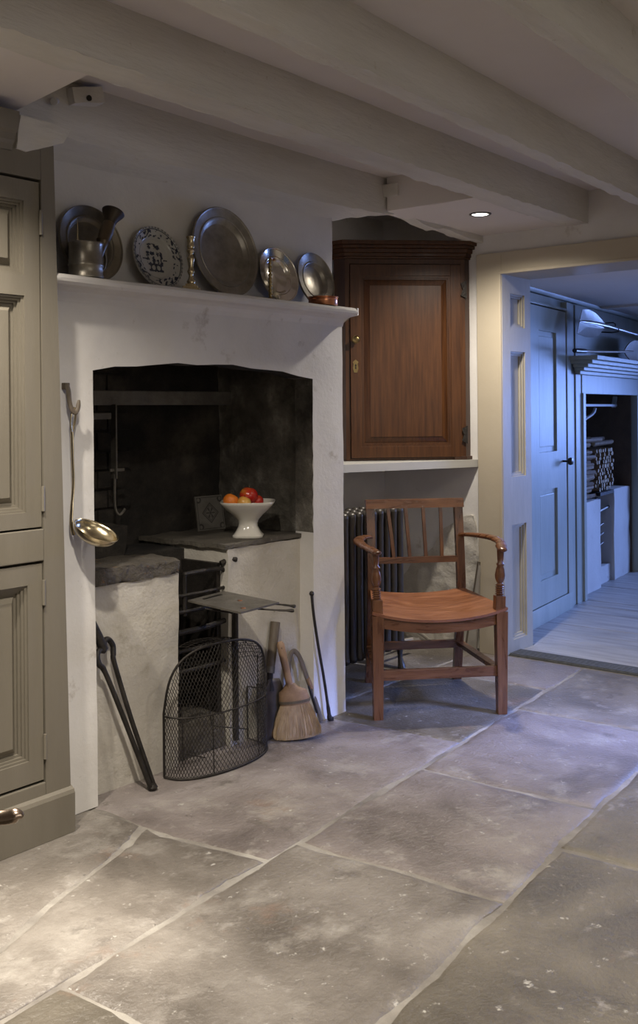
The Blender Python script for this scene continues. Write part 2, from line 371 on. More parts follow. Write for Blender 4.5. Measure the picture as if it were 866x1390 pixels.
stone_poly([(.2, LA(.2)), (.75, LA(.75)), (.75, 2.4), (.2, 2.4)], 'flag_b', 0, fl, seed=70)

# ---- walls
structure(rough(B(-1.3, 1.86, 2.95, 3.1, 0, ZC), .3, .003), 'wall_left', 'plaster', smooth=40)
structure(B(-1.4, -1.3, -1.3, 3.1, 0, ZC), 'wall_back', 'plaster', smooth=0)
wr = structure(rough(B(XW, 4.70, 2.485, 3.30, 0, ZC), .08, .0035, 5), 'wall_right', 'plaster', 'white plastered wall beside and above the doorway', smooth=60)
struct_part(rough(B(XW, 4.70, 1.10, 2.4845, 1.885, ZC), .08, .0035, 5), 'over_door', 'plaster', wr, smooth=60)
struct_part(B(XW, 4.70, -1.3, 1.21, 0, ZC), 'door_side', 'plaster', wr, smooth=0)
pp = nb(); prism(pp, [(2.60, .02), (3.10, .02), (3.08, .30), (2.98, .42), (2.86, .50), (2.80, .60), (2.70, .66), (2.62, .68), (2.595, .5)], 'X', XW - .008, XW + .02)
struct_part(rough(pp, .022, .007, 16, edge=1.3), 'rough_patch', 'rough_plaster', wr, 'rough broken plaster patch', smooth=60)
structure(rough(B(3.235, 4.46, 3.17, 3.30, 0, ZC), .09, .003, 5), 'wall_alcove', 'plaster', 'white plastered back of the alcove with the radiator', smooth=60)

# ---- chimney breast
AX0, AX1 = 1.992, 3.052
arch = []
for i in range(13):
    t = i / 12; x = AX0 + (AX1 - AX0) * t; z = 1.333 + .036 * (1 - (2 * t - .95) ** 2) + .003 * math.sin(i * 2.1); arch.append((x, z))
bm = nb(); vv = {}
def V2(x, z): 
    if (x, z) not in vv: vv[(x, z)] = bm.verts.new((x, 2.51, z))
    return vv[(x, z)]
def Q2(*p): bm.faces.new([V2(*q) for q in p])
a0_, a1_ = arch[0], arch[-1]; ZS = .735
for a, b_ in zip(arch, arch[1:]): Q2(a, b_, (b_[0], 1.575), (a[0], 1.575))
Q2((1.845, 0), (2.0, 0), (1.996, ZS), (1.830, ZS)); Q2((1.830, ZS), (1.996, ZS), a0_, (1.814, 1.333)); Q2((1.814, 1.333), a0_, (a0_[0], 1.575), (1.806, 1.575))
Q2((3.042, 0), (3.24, 0), (3.24, ZS), (3.048, ZS)); Q2((3.048, ZS), (3.24, ZS), (3.24, 1.333), a1_); Q2(a1_, (3.24, 1.333), (3.24, 1.575), (a1_[0], 1.575))
ex = bmesh.ops.extrude_face_region(bm, geom=bm.faces[:]); bmesh.ops.translate(bm, vec=(0, .09, 0), verts=[v for v in ex['geom'] if isinstance(v, bmesh.types.BMVert)])
rough(bm, .05, .0026, 5, edge=.8); bm.normal_update()
for f in bm.faces:
    c = f.calc_center_median()
    if 1.98 < c.x < 3.07 and c.y > 2.512 and c.z > .735 and abs(f.normal.y) < .75: f.material_index = 1 if c.x < 3.0 else 2
wc = structure(bm, 'wall_chimney', ['plaster', 'soot', 'sootgrey'], 'whitewashed chimney breast with a low arched fireplace opening', smooth=60)
struct_part(rough(B(1.80, 3.30, 2.605, 3.16, 1.545, ZC), .09, .004, 5), 'upper_breast', 'plaster', wc, smooth=60)
struct_part(rough(B(3.105, 3.24, 2.60, 3.18, 0, 1.545), .09, .004, 5), 'side_cheek', 'plaster', wc, smooth=60)
struct_part(rough(B(3.085, 3.104, 2.598, 3.06, 0, 1.545), .04, .007, 9), 'lining', 'sootgrey', wc, 'smoke greyed plaster lining', smooth=60)
struct_part(rough(B(1.90, 1.955, 2.598, 3.06, 0, 1.545), .06, .008, 9), 'lining', 'soot', wc, 'blackened lining', smooth=60)
struct_part(rough(B(1.90, 3.10, 3.05, 3.16, 0, 1.545), .045, .009, 9), 'lining', 'soot', wc, 'blackened brick back', smooth=60)
struct_part(rough(B(1.95, 3.09, 2.60, 3.05, 1.46, 1.545), .08, .006, 9), 'lining', 'soot', wc, smooth=60)
# blackened bricks showing on the left of the fireplace back
random.seed(3)
for r_ in range(9):
    for c_ in range(5):
        x0 = 1.965 + c_ * .115 + (r_ % 2) * .05; z0 = .78 + r_ * .072
        struct_part(rough(B(x0, x0 + .105, 3.03 - random.uniform(0, .006), 3.06, z0, z0 + .062), .06, .003, 14, seed=r_ * 7 + c_), 'brick', 'soot', wc, smooth=40)

# ---- ceiling and joists
ce = structure(B(-1.3, 4.46, -1.3, 3.3, ZC, ZC + .08), 'ceiling', 'ceiling', 'low plastered ceiling crossed by limewashed joists', smooth=0)
def joist(x0, x1, ya0, yb0, ya1, yb1, z0, z1, seed, cell=.04, amp=.0028):
    bm = nb(); va = []
    for x, ya, yb in ((x0, ya0, yb0), (x1, ya1, yb1)):
        va.append([bm.verts.new((x, ya, z0)), bm.verts.new((x, yb, z0)), bm.verts.new((x, yb, z1)), bm.verts.new((x, ya, z1))])
    a, b_ = va
    for i in range(4): bm.faces.new((a[i], a[(i + 1) % 4], b_[(i + 1) % 4], b_[i]))
    bm.faces.new(a[::-1]); bm.faces.new(b_)
    return struct_part(rough(bm, cell, amp, 13, seed, edge=2.2), 'joist', 'beam', ce, smooth=33)
joist(.9, 4.46, 1.955, 2.065, 2.005, 2.125, 2.058, ZC + .01, 2)
joist(.6, 4.46, 1.455, 1.515, 1.625, 1.68, 2.058, ZC + .01, 3)
joist(-.3, 4.46, .90, .95, 1.13, 1.19, 2.058, ZC + .01, 4)
joist(-1.2, 4.46, .38, .44, .60, .66, 2.06, ZC + .01, 5, .2)
joist(-1.2, 4.46, -.15, -.09, .06, .12, 2.06, ZC + .01, 6, .2)
joist(-1.2, 4.46, -.68, -.62, -.50, -.44, 2.06, ZC + .01, 7, .2)
# the trimmer against the chimney: thick over the breast, a thin broken edge over the alcove
bm = nb()
sec = [(1.30, 2.49, 2.62, 2.035, 1.975), (1.75, 2.515, 2.62, 2.035, 1.975), (2.2, 2.54, 2.62, 2.035, 1.972), (2.8, 2.555, 2.62, 2.038, 1.972),
       (3.26, 2.56, 2.62, 2.038, 1.975), (3.31, 2.56, 2.62, 2.04, 1.985), (3.45, 2.56, 2.62, 2.046, 2.02), (3.60, 2.56, 2.62, 2.052, 2.048), (3.72, 2.56, 2.62, 2.070, 2.075), (3.80, 2.56, 2.62, 2.068, 2.070),
       (3.90, 2.56, 2.62, 2.052, 2.055), (4.03, 2.56, 2.62, 2.040, 2.04), (4.08, 2.56, 2.62, 2.052, 2.052), (4.25, 2.56, 2.62, 2.040, 2.04), (4.46, 2.56, 2.62, 2.030, 2.03)]
rs = [[bm.verts.new(p) for p in ((x, yf, zf), (x, yb, zb), (x, yb, ZC + .01), (x, yf + .004, ZC + .01))] for x, yf, yb, zf, zb in sec]
for a, b_ in zip(rs, rs[1:]):
    for i in range(4): bm.faces.new((a[i], a[(i + 1) % 4], b_[(i + 1) % 4], b_[i]))
bm.faces.new(rs[0][::-1]); bm.faces.new(rs[-1])
trim_beam = struct_part(rough(bm, .04, .0028, 13, 9, edge=1.9), 'trimmer_beam', 'beam', ce, 'limewashed beam along the chimney breast', smooth=24)
# plaster haunch under the beam above the cupboard
bm = nb(); prism(bm, [(1.685, 2.035), (1.86, 2.035), (1.83, 1.985), (1.76, 1.955), (1.70, 1.935), (1.668, 1.938)], 'Y', 2.426, 2.60)
struct_part(rough(bm, .03, .004, 12), 'haunch', 'beam', ce, smooth=50)
# dropped boards in the first bay
bm = nb(); prism(bm, [(.6, 2.05), (1.640, 2.05), (1.715, 2.53), (.6, 2.53)], 'Z', 2.062, 2.085)
struct_part(bm, 'dropped_panel', 'ceiling', ce, 'lower flat panel between the beams', smooth=0)
bm = nb(); prism(bm, [(3.615, 2.085), (4.455, 2.12), (4.455, 2.60), (3.635, 2.60)], 'Z', 2.064, 2.085)
struct_part(rough(bm, .1, .003, 5), 'dropped_panel', 'ceiling', ce, 'lower flat panel holding the round lamp', smooth=40)
struct_part(B(3.618, 3.632, 2.075, 2.552, 2.064, ZC), 'riser_board', 'ceiling', ce, smooth=0)
# peg stubs on the beam
bm = nb(); box(bm, -.052, .052, -.035, .05, -.024, .024, at(1.972, 2.52, 2.168) @ rot('Z', -8) @ rot('Y', -12))
struct_part(rough(bm, .02, .003, 20), 'beam_block', 'beam', ce, 'square block end with a dark bolt hole', smooth=40)
bm = nb(); lathe(bm, [(0, 0), (.009, 0), (.009, .004), (0, .004)], 14, at(1.962, 2.479, 2.155) @ rot('X', 90)); struct_part(bm, 'bolt_hole', 'knob', ce)
bm = nb(); tube(bm, [(1.875, 2.55, 2.132), (1.86, 2.50, 2.128), (1.84, 2.485, 2.118)], [.009, .009, .011], 8); struct_part(bm, 'wooden_peg', 'beam', ce, smooth=50)
bm = nb(); box(bm, -.10, .10, -.03, .05, -.026, .026, at(3.70, 2.52, 2.155) @ rot('Y', -3))
struct_part(rough(bm, .03, .003, 20), 'beam_block', 'beam', ce, 'long block on the beam above the corner cupboard', smooth=40)
bm = nb(); box(bm, -.04, .09, -.02, .05, -.012, .012, at(3.72, 2.50, 2.192) @ rot('Y', -3)); struct_part(rough(bm, .03, .003, 20), 'beam_block', 'beam', ce, smooth=40)

# ---- door casing of the doorway
tr1 = structure(B(XW - .022, XW, 2.449, 2.587, 0, 1.9685), 'trim_1', 'stone_paint', 'stone coloured architrave around the doorway', smooth=0, bevel=.002)
struct_part(B(XW - .0225, XW, 1.11, 2.4485, 1.862, 1.9685), 'head_board', 'stone_paint', tr1, smooth=0, bevel=.002)
struct_part(B(XW - .022, XW, 1.11, 1.25, 0, 1.8615), 'side_board', 'stone_paint', tr1, smooth=0, bevel=.002)
bm = nb(); box(bm, XW - .030, XW - .0225, 2.449, 2.462, 0, 1.8615); box(bm, XW - .030, XW - .0225, 1.25, 2.462, 1.862, 1.876)
struct_part(bm, 'bead', 'stone_paint', tr1, smooth=0, bevel=.002)
tr2 = structure(B(XW - .02, 4.715, 2.474, 2.484, 0, 1.862), 'trim_2', 'jamb_paint', 'deep panelled door jamb lit blue by daylight', smooth=0)
X0, X1 = XW - .02, 4.722
pans = [(.065, .632), (.87, 1.49), (1.61, 1.775)]
PX0, PX1 = 4.512, 4.662
bm = nb(); box(bm, X0, PX0, 2.447, 2.474, 0, 1.862); box(bm, PX1, X1, 2.447, 2.474, 0, 1.862)
zz = [0] + [v for p in pans for v in p] + [1.862]
for a, b_ in zip(zz[::2], zz[1::2]): box(bm, PX0, PX1, 2.447, 2.474, a, b_)
struct_part(bm, 'frame', 'jamb_paint', tr2, smooth=0)
for a, b_ in pans:
    bm = nb(); t = .010
    for (x0, x1, z0, z1) in ((PX0, PX0 + t, a, b_), (PX1 - t, PX1, a, b_), (PX0 + t, PX1 - t, a, a + t), (PX0 + t, PX1 - t, b_ - t, b_)):
        box(bm, x0, x1, 2.455, 2.474, z0, z1)
    for (x0, x1, z0, z1) in ((PX0 + t, PX0 + 2 * t, a + t, b_ - t), (PX1 - 2 * t, PX1 - t, a + t, b_ - t), (PX0 + 2 * t, PX1 - 2 * t, a + t, a + 2 * t), (PX0 + 2 * t, PX1 - 2 * t, b_ - 2 * t, b_ - t)):
        box(bm, x0, x1, 2.464, 2.474, z0, z1)
    struct_part(bm, 'panel_moulding', 'jamb_paint', tr2, smooth=0)
struct_part(B(XW, 4.72, 1.21, 2.47, 1.862, 1.884), 'head_lining', 'stone_paint', tr2, smooth=0)
struct_part(B(XW, 4.72, 1.212, 1.25, 0, 1.862), 'side_lining', 'stone_paint', tr2, smooth=0)
th = structure(B(4.475, 4.60, 1.25, 2.446, -.03, .004), 'trim_3', 'mat', 'dark ribbed threshold strip in the doorway', smooth=0)
bm = nb()
for i in range(7): box(bm, 4.482 + i * .0165, 4.490 + i * .0165, 1.25, 2.446, .004, .0085)
struct_part(bm, 'rib', 'mat', th, smooth=0, kind='stuff')
structure(B(4.60, 4.745, 1.25, 2.446, -.03, .003), 'trim_4', 'board', 'worn oak sill board in the doorway', smooth=0, bevel=.002)

# ================================================================== FAR ROOM
f2 = structure(B(4.70, 8.9, -.8, 3.4, -.08, -.022), 'floor', 'knob', 'boarded floor of the room beyond', smooth=0)
x = 4.747; i = 0; random.seed(11)
while x < 8.78:
    wd = random.choice((.165, .19, .21, .18)); y = -.78
    bm = B(x + .0018, min(x + wd, 8.79) - .0018, -.79, 3.2, -.022, random.uniform(-.001, .001))
    struct_part(bm, 'floorboard', 'board', f2, smooth=0, bevel=.0015, seg=1); x += wd
structure(B(4.705, 8.9, -.8, 3.4, 1.872, 1.96), 'ceiling', 'ceiling', 'low plain ceiling of the room beyond', smooth=0)
structure(B(6.4, 6.52, -.7, 2.8, 1.858, 1.873), 'trim_5', 'ceiling', 'shallow ceiling batten in the room beyond', smooth=0)
FM = at(4.72, 2.5985, 0) @ rot('Z', 7.7)
def fx(X): return (X - 4.72) / .991
def FB(x0, x1, y0, y1, z0, z1): return B(fx(x0), fx(x1), y0, y1, z0, z1, FM)
OX0, OX1 = 6.03, 7.29
wf = structure(FB(4.72, OX0, 0.012, .14, 0, 1.885), 'wall_far', 'far_paint', 'grey green panelled wall of the room beyond', smooth=0)
struct_part(FB(OX0, OX1, 0.012, .14, 1.30, 1.885), 'over_opening', 'far_paint', wf, smooth=0)
struct_part(FB(OX1, 8.9, 0.012, .14, 0, 1.885), 'side_wall', 'far_paint', wf, smooth=0)
for (a, b_, d, z0, z1) in ((5.752, 5.80, .016, 0, 1.84), (5.80, 5.872, .006, 0, 1.84), (5.876, 5.985, .014, 0, 1.84), (5.985, OX0 + .004, .028, 0, 1.30)):
    struct_part(FB(a, b_, -d, .012, z0, z1), 'upright_board', 'far_paint', wf, smooth=0, bevel=.002)
struct_part(FB(5.985, OX1 + .05, -.020, .012, 1.295, 1.47), 'lintel_board', 'far_paint', wf, smooth=0, bevel=.002)
struct_part(FB(OX1 - .004, OX1 + .05, -.028, .012, 0, 1.295), 'upright_board', 'far_paint', wf, smooth=0, bevel=.002)
bm = nb(); prism(bm, [(.012, 1.873), (-.022, 1.873), (-.018, 1.862), (-.010, 1.852), (.012, 1.850)], 'X', fx(4.72), fx(8.85), FM)
struct_part(bm, 'cornice', 'far_paint', wf, smooth=20)
bm = nb(); prism(bm, [(.012, .098), (-.022, .098), (-.026, .085), (-.026, 0), (.012, 0)], 'X', fx(4.72), fx(5.752), FM)
structure(bm, 'baseboard_far', 'far_paint', 'tall skirting below the panelled door', smooth=20)
# small panelled door
d1 = structure(FB(4.90, 5.665, -.004, .0115, .104, 1.778), 'door_1', 'far_paint', 'grey green panelled door beyond the doorway', smooth=0)
panl = [(5.195, 5.495, .24, .745), (5.195, 5.495, .958, 1.645)]
bm = nb(); y0, y1 = -.020, -.004
for (a, b_, c, d) in ((4.90, 5.195, .104, 1.778), (5.495, 5.665, .104, 1.778), (5.195, 5.495, .104, .24), (5.195, 5.495, .745, .958), (5.195, 5.495, 1.645, 1.778)):
    box(bm, fx(a), fx(b_), y0, y1, c, d, FM)
struct_part(bm, 'door_frame', 'far_paint', d1, smooth=0)
for (a, b_, c, d) in panl:
    struct_part(FB(a + .03, b_ - .03, -.010, -.004, c + .03, d - .03), 'panel', 'far_paint', d1, smooth=0, bevel=.003)
for (a, b_, c, d) in ((5.675, 5.75, 0.1, 1.84), (4.80, 4.89, 0.1, 1.84), (4.89, 5.675, 1.785, 1.80)):
    struct_part(FB(a, b_, -.026, .012, c, d), 'casing', 'far_paint', d1, smooth=0, bevel=.003)
struct_part(FB(4.95, 5.45, -.010, .012, 1.80, 1.845), 'over_panel', 'far_paint', d1, smooth=0, bevel=.003)
bm = nb(); lathe(bm, [(.006, 0), (.006, .03), (.020, .035), (.023, .045), (.018, .058), (0, .062)], 18, FM @ at(fx(5.60), -.020, .893) @ rot('X', 90))
struct_part(bm, 'door_knob', 'knob', d1, 'small dark knob')
# far fireplace lining
lin = nb(); box(lin, fx(OX0 - .05), fx(OX1 + .05), .45, .55, 0, 1.5, FM); box(lin, fx(OX0 - .08), fx(OX0), .14, .62, 0, 1.5, FM)
box(lin, fx(OX0 - .05), fx(OX1 + .05), .14, .62, 1.36, 1.5, FM)
struct_part(lin, 'recess_lining', 'recess_bright', wf, smooth=0)
struct_part(FB(OX1 - .02, OX1 + .06, .02, .62, 0, 1.36), 'recess_cheek', 'farbrown', wf, 'brown unpainted cheek', smooth=0)
# walls with the windows of the far room
def wall_with_window(name, m, axis, c0, c1, a0, a1, z0, z1, wa0, wa1, wz0, wz1, label):
    def bb(u0, u1, v0, v1):
        return B(c0, c1, u0, u1, v0, v1) if axis == 'Y' else B(u0, u1, c0, c1, v0, v1)
    o = structure(bb(a0, wa0, z0, z1), name, m, label, smooth=0)
    struct_part(bb(wa1, a1, z0, z1), 'wall_side', m, o, smooth=0)
    struct_part(bb(wa0, wa1, z0, wz0), 'wall_below', m, o, smooth=0)
    struct_part(bb(wa0, wa1, wz1, z1), 'wall_above', m, o, smooth=0)
    return o
wall_with_window('wall_end', 'far_paint', 'Y', 8.80, 8.90, -.9, 3.5, 0, 1.96, .80, 2.30, .45, 1.6, 'end wall of the far room')
wall_with_window('wall_side', 'far_paint', 'X', -.90, -.80, 4.70, 8.90, 0, 1.96, 6.2, 7.6, .75, 1.80, 'side wall of the far room')
def window(name, axis, c, a0, a1, z0, z1):
    bm = nb(); t = .035
    def q(u0, u1, v0, v1):
        if axis == 'Y': box(bm, c - .02, c + .02, u0, u1, v0, v1)
        else: box(bm, u0, u1, c - .02, c + .02, v0, v1)
    q(a0, a0 + t, z0, z1); q(a1 - t, a1, z0, z1); q(a0, a1, z0, z0 + t); q(a0, a1, z1 - t, z1); mid = (a0 + a1) / 2; q(mid - .015, mid + .015, z0, z1)
    structure(bm, name, 'white', 'painted frame of an unseen window', smooth=0)
wall_with_window('wall_front', 'plaster', 'X', -1.4, -1.3, -1.4, 2.6, 0, ZC, .40, 2.0, .95, 1.95, 'kitchen wall behind the viewer')
wall_with_window('wall_front', 'plaster', 'X', -1.4, -1.3, 2.6, 4.75, 0, ZC, 3.3, 4.4, .95, 2.05, 'kitchen wall behind the viewer, doorway end')
window('window_4', 'X', -1.35, 3.3, 4.4, .95, 2.05)
window('fill_window_3', 'X', -1.35, .40, 2.0, .95, 1.95)  # invented opening for the added fill light
window('window_1', 'Y', 8.85, .80, 2.30, .45, 1.6); window('window_2', 'X', -.85, 6.2, 7.6, .75, 1.80)

# ================================================================== KITCHEN THINGS
# ---- mantel shelf
pr = [(2.604, 1.611), (2.448, 1.611), (2.436, 1.607), (2.430, 1.598), (2.431, 1.588), (2.440, 1.580), (2.470, 1.576), (2.492, 1.568), (2.503, 1.556), (2.509, 1.541), (2.604, 1.576)]
bm = nb(); prism(bm, pr, 'X', 1.803, 3.242)
bm2_ = [(3.24, 2.432), (3.252, 2.436), (3.262, 2.447), (3.266, 2.462), (3.266, 2.603), (3.24, 2.603)]
prism(bm, bm2_, 'Z', 1.583, 1.610)
ms = tag(done(rough(bm, .04, .0012, 6), 'mantel_shelf', 'plaster', smooth=60), 'white painted mantel shelf with a rounded edge over the fireplace', 'shelf')

# ---- grey built-in cupboard at the left
cab = thing('built_in_cupboard', 'tall taupe painted built-in cupboard with panelled doors at the left edge', 'cupboard', (1.4, 2.45, 0))
def P_(bm, name, m='paint', parent=cab, **k): return done(bm, name, m, parent, **k)
P_(B(.70, 1.765, 2.475, 2.94, .11, 2.05), 'carcass', smooth=0)
bm = nb(); prism(bm, [(1.7525, .105), (1.838, .105), (1.796, 1.985), (1.7525, 1.985)], 'Y', 2.43, 2.508); P_(bm, 'stile', smooth=0, bevel=.003)
P_(B(.9, 1.7525, 2.43, 2.475, .790, .880), 'rail', smooth=0, bevel=.003)
P_(B(.9, 1.7525, 2.43, 2.475, 1.866, 2.03), 'rail', smooth=0, bevel=.003)
P_(B(.9, 1.7525, 2.43, 2.475, .105, .164), 'rail', smooth=0, bevel=.003)
bm = nb(); prism(bm, [(2.508, 0), (2.416, 0), (2.416, .112), (2.420, .122), (2.432, .130), (2.508, .130)], 'X', .70, 1.842); P_(bm, 'plinth', smooth=0)
bm = nb(); prism(bm, [(2.475, 1.93), (2.424, 1.93), (2.42, 1.945), (2.412, 1.955), (2.408, 1.972), (2.396, 1.98), (2.388, 2.005), (2.388, 2.03), (2.475, 2.03)], 'X', .9, 1.655); P_(bm, 'cornice', smooth=20)
def panel_door(x0, x1, z0, z1, panels, name):
    d = P_(B(x0, x1, 2.462, 2.474, z0, z1), name, smooth=0)
    bm = nb(); px0, px1 = panels[0][0], panels[0][1]
    box(bm, x0, px0, 2.434, 2.462, z0, z1); box(bm, px1, x1, 2.434, 2.462, z0, z1)
    zs = [z0] + [v for p in panels for v in p[2:]] + [z1]
    for a, b_ in zip(zs[::2], zs[1::2]): box(bm, px0, px1, 2.434, 2.462, a, b_)
    P_(bm, 'door_frame', parent=d, smooth=0)
    for (a, b_, c, e) in panels:
        bm = nb()
        for k_, (t, yy) in enumerate(((.0, 2.440), (.007, 2.446), (.014, 2.454))):
            w_ = .007
            for (u0, u1, v0, v1) in ((a + t, a + t + w_, c + t, e - t), (b_ - t - w_, b_ - t, c + t, e - t), (a + t + w_, b_ - t - w_, c + t, c + t + w_), (a + t + w_, b_ - t - w_, e - t - w_, e - t)):
                box(bm, u0, u1, yy, 2.462, v0, v1)
        P_(bm, 'moulding', parent=d, smooth=0)
        bm = nb(); g = .040; q = [(a + g, c + g), (b_ - g, c + g), (b_ - g, e - g), (a + g, e - g)]; h = .012
        lo_ = [bm.verts.new((x - (h if x < (a + b_) / 2 else -h), 2.4615, z - (h if z < (c + e) / 2 else -h))) for x, z in q]
        mi_ = [bm.verts.new((x, 2.450, z)) for x, z in q]; hi_ = [bm.verts.new((x + (.004 if x < (a + b_) / 2 else -.004), 2.446, z + (.004 if z < (c + e) / 2 else -.004))) for x, z in q]
        for r1, r2 in ((lo_, mi_), (mi_, hi_)):
            for i in range(4): bm.faces.new((r1[i], r1[(i + 1) % 4], r2[(i + 1) % 4], r2[i]))
        bm.faces.new(hi_); P_(bm, 'raised_panel', parent=d, smooth=0)
    return d
du = panel_door(1.31, 1.748, .886, 1.858, [(1.375, 1.697, .93, 1.535), (1.375, 1.697, 1.592, 1.80)], 'door')
dl = panel_door(1.31, 1.748, .172, .782, [(1.375, 1.700, .235, .726)], 'door')
for z in (1.745, .965): 
    bm = nb(); tube(bm, [(1.750, 2.429, z - .035), (1.750, 2.429, z + .035)], .005, 10); P_(bm, 'hinge', parent=du)
for z in (.70, .265):
    bm = nb(); tube(bm, [(1.750, 2.429, z - .035), (1.750, 2.429, z + .035)], .005, 10); P_(bm, 'hinge', parent=dl)

# ---- hobs and grate
hr = thing('hearth_range', 'whitewashed masonry hobs with an iron grate between them inside the fireplace', 'fireplace', (2.5, 2.7, 0))
H_ = lambda bm, name, m, **k: done(bm, name, m, k.pop('parent', hr), **k)
bm = nb(); prism(bm, [(1.96, 0), (2.395, 0), (2.398, .35), (2.405, .655), (1.96, .657)], 'Y', 2.578, 3.03)
H_(rough(bm, .035, .004, 8), 'hob', 'rough_plaster', smooth=60, label='left hob, whitewashed')
bm = nb(); prism(bm, [(1.97, 2.578), (2.10, 2.568), (2.30, 2.572), (2.405, 2.566), (2.402, 2.70), (2.36, 2.78), (2.2, 2.79), (2.0, 2.76)], 'Z', .657, .708)
H_(rough(bm, .022, .006, 14, edge=1.6), 'hob_slab', 'slab', smooth=60, label='thick sooty stone slab with a rough edge')
bm = nb(); prism(bm, [(1.965, .655), (2.40, .655), (2.42, .80), (1.965, .775)], 'Y', 2.86, 3.03); H_(rough(bm, .04, .006, 10), 'back_ledge', 'soot', smooth=60)
bm = nb(); prism(bm, [(2.648, .0), (3.083, .0), (3.083, .708), (2.643, .712)], 'Y', 2.578, 3.03)
H_(rough(bm, .035, .004, 8, 5), 'hob', 'rough_plaster', smooth=60, label='right hob, whitewashed')
bm = nb(); prism(bm, [(2.63, 2.574), (3.084, 2.572), (3.084, 3.03), (2.62, 3.03)], 'Z', .7125, .728)
H_(rough(bm, .025, .0035, 12, edge=1.4), 'hob_top', 'hob_top', smooth=60, label='dark smoke stained top')
H_(rough(B(2.40, 2.65, 2.80, 3.03, 0, .70), .05, .005, 8), 'fireback', 'soot', smooth=60)
H_(rough(B(2.40, 2.648, 2.60, 2.80, 0, .12), .04, .008, 12, edge=1.2), 'ash_floor', 'hob_top', smooth=60)
H_(B(2.42, 2.442, 2.615, 2.80, .30, .66), 'grate_cheek', 'iron', smooth=0, bevel=.003)
H_(B(2.625, 2.645, 2.615, 2.80, .12, .66), 'grate_cheek', 'iron', smooth=0, bevel=.003)
bm = nb(); tube(bm, [(2.672, 2.572, .02), (2.674, 2.572, .50)], .012, 8); H_(bm, 'upright_bar', 'iron')
bm = nb(); tube(bm, spline([(2.452, 2.60, .50), (2.452, 2.60, .63), (2.462, 2.60, .643), (2.60, 2.60, .643), (2.640, 2.60, .638), (2.656, 2.60, .61), (2.656, 2.60, .50)], 4), .008, 8); H_(bm, 'fall_bar_frame', 'iron')
for z, r_, dz in ((.572, .006, 0), (.515, .007, .002), (.445, .010, .008), (.38, .007, 0), (.31, .007, 0)):
    bm = nb(); tube(bm, spline([(2.415, 2.60, z), (2.53, 2.588, z + dz * .3), (2.66, 2.60, z + dz)], 5), r_, 8); H_(bm, 'grate_bar', 'iron')
for i in range(6):
    bm = nb(); bar(bm, (2.44 + i * .036, 2.62, .30), (2.44 + i * .036, 2.79, .30), .012, .012); H_(bm, 'bottom_bar', 'iron', smooth=0)
bm = nb(); tube(bm, [(2.63, 2.60, .66), (2.675, 2.585, .672), (2.69, 2.575, .668)], [.01, .012, .008], 8); H_(bm, 'knuckle', 'iron')
# firebox door plates behind the bars
for z0, z1 in ((.33, .47), (.49, .62)):
    H_(B(2.452, 2.63, 2.79, 2.80, z0, z1), 'back_plate', 'iron', smooth=0, bevel=.003)
# crane and pot hanger in the chimney
cr = thing('chimney_crane', 'dark iron cross bar with a hanging pot hook high inside the fireplace', 'crane', (2.45, 2.88, 1.2))
done(B(1.957, 2.98, 2.88, 2.90, 1.232, 1.285), 'cross_bar', 'iron_lt', cr, smooth=0, bevel=.003)
done(B(1.957, 2.36, 2.87, 2.88, 1.182, 1.205), 'lower_bar', 'iron_lt', cr, smooth=0, bevel=.002)
bm = nb(); bar(bm, (2.375, 2.875, 1.235), (2.375, 2.875, .97), .028, .006); bar(bm, (2.355, 2.875, 1.0), (2.42, 2.875, 1.0), .006, .01)
done(bm, 'pot_hanger', 'iron_lt', cr, smooth=0)
bm = nb(); tube(bm, spline([(2.375, 2.872, .985), (2.375, 2.872, .87), (2.39, 2.865, .84), (2.41, 2.86, .86)], 4), .005, 8); done(bm, 'hook', 'iron_lt', cr)
# ---- trivet shelf on the grate
tv = thing('hanging_trivet', 'flat grey iron trivet plate jutting out from the grate above the wire fireguard', 'trivet', (2.5, 2.45, .56))
bm = nb(); v = [(2.430, 2.56), (2.632, 2.585), (2.590, 2.285), (2.385, 2.27)]
prism(bm, [v[0], v[3], v[2], v[1]], 'Z', .556, .562); done(bm, 'plate', 'iron_lt', tv, smooth=0, bevel=.001)
bm = nb(); prism(bm, [(2.475, 2.535), (2.575, 2.548), (2.573, 2.535), (2.473, 2.522)], 'Z', .5615, .5635); done(bm, 'slot', 'knob', tv, smooth=0)
for a, b_, c in (((2.585, 2.33, .553), (2.602, 2.27, .552), (2.615, 2.235, .549)), ((2.50, 2.30, .551), (2.55, 2.25, .545), (2.585, 2.215, .542)), ((2.395, 2.44, .552), (2.46, 2.41, .535), (2.485, 2.40, .53))):
    bm = nb(); tube(bm, spline([a, b_, c], 5), [.004] * 5 + [.005] * 3 + [.007, .009, .007], 10, flat=.7); done(bm, 'foot', 'iron', tv)
for (x, y) in ((2.53, 2.41), (2.44, 2.31)):
    bm = nb(); lathe(bm, [(0, .003), (.007, .002), (.009, 0)], 14, at(x, y, .562)); done(bm, 'rivet', 'copper', tv, label='rusty rivet')
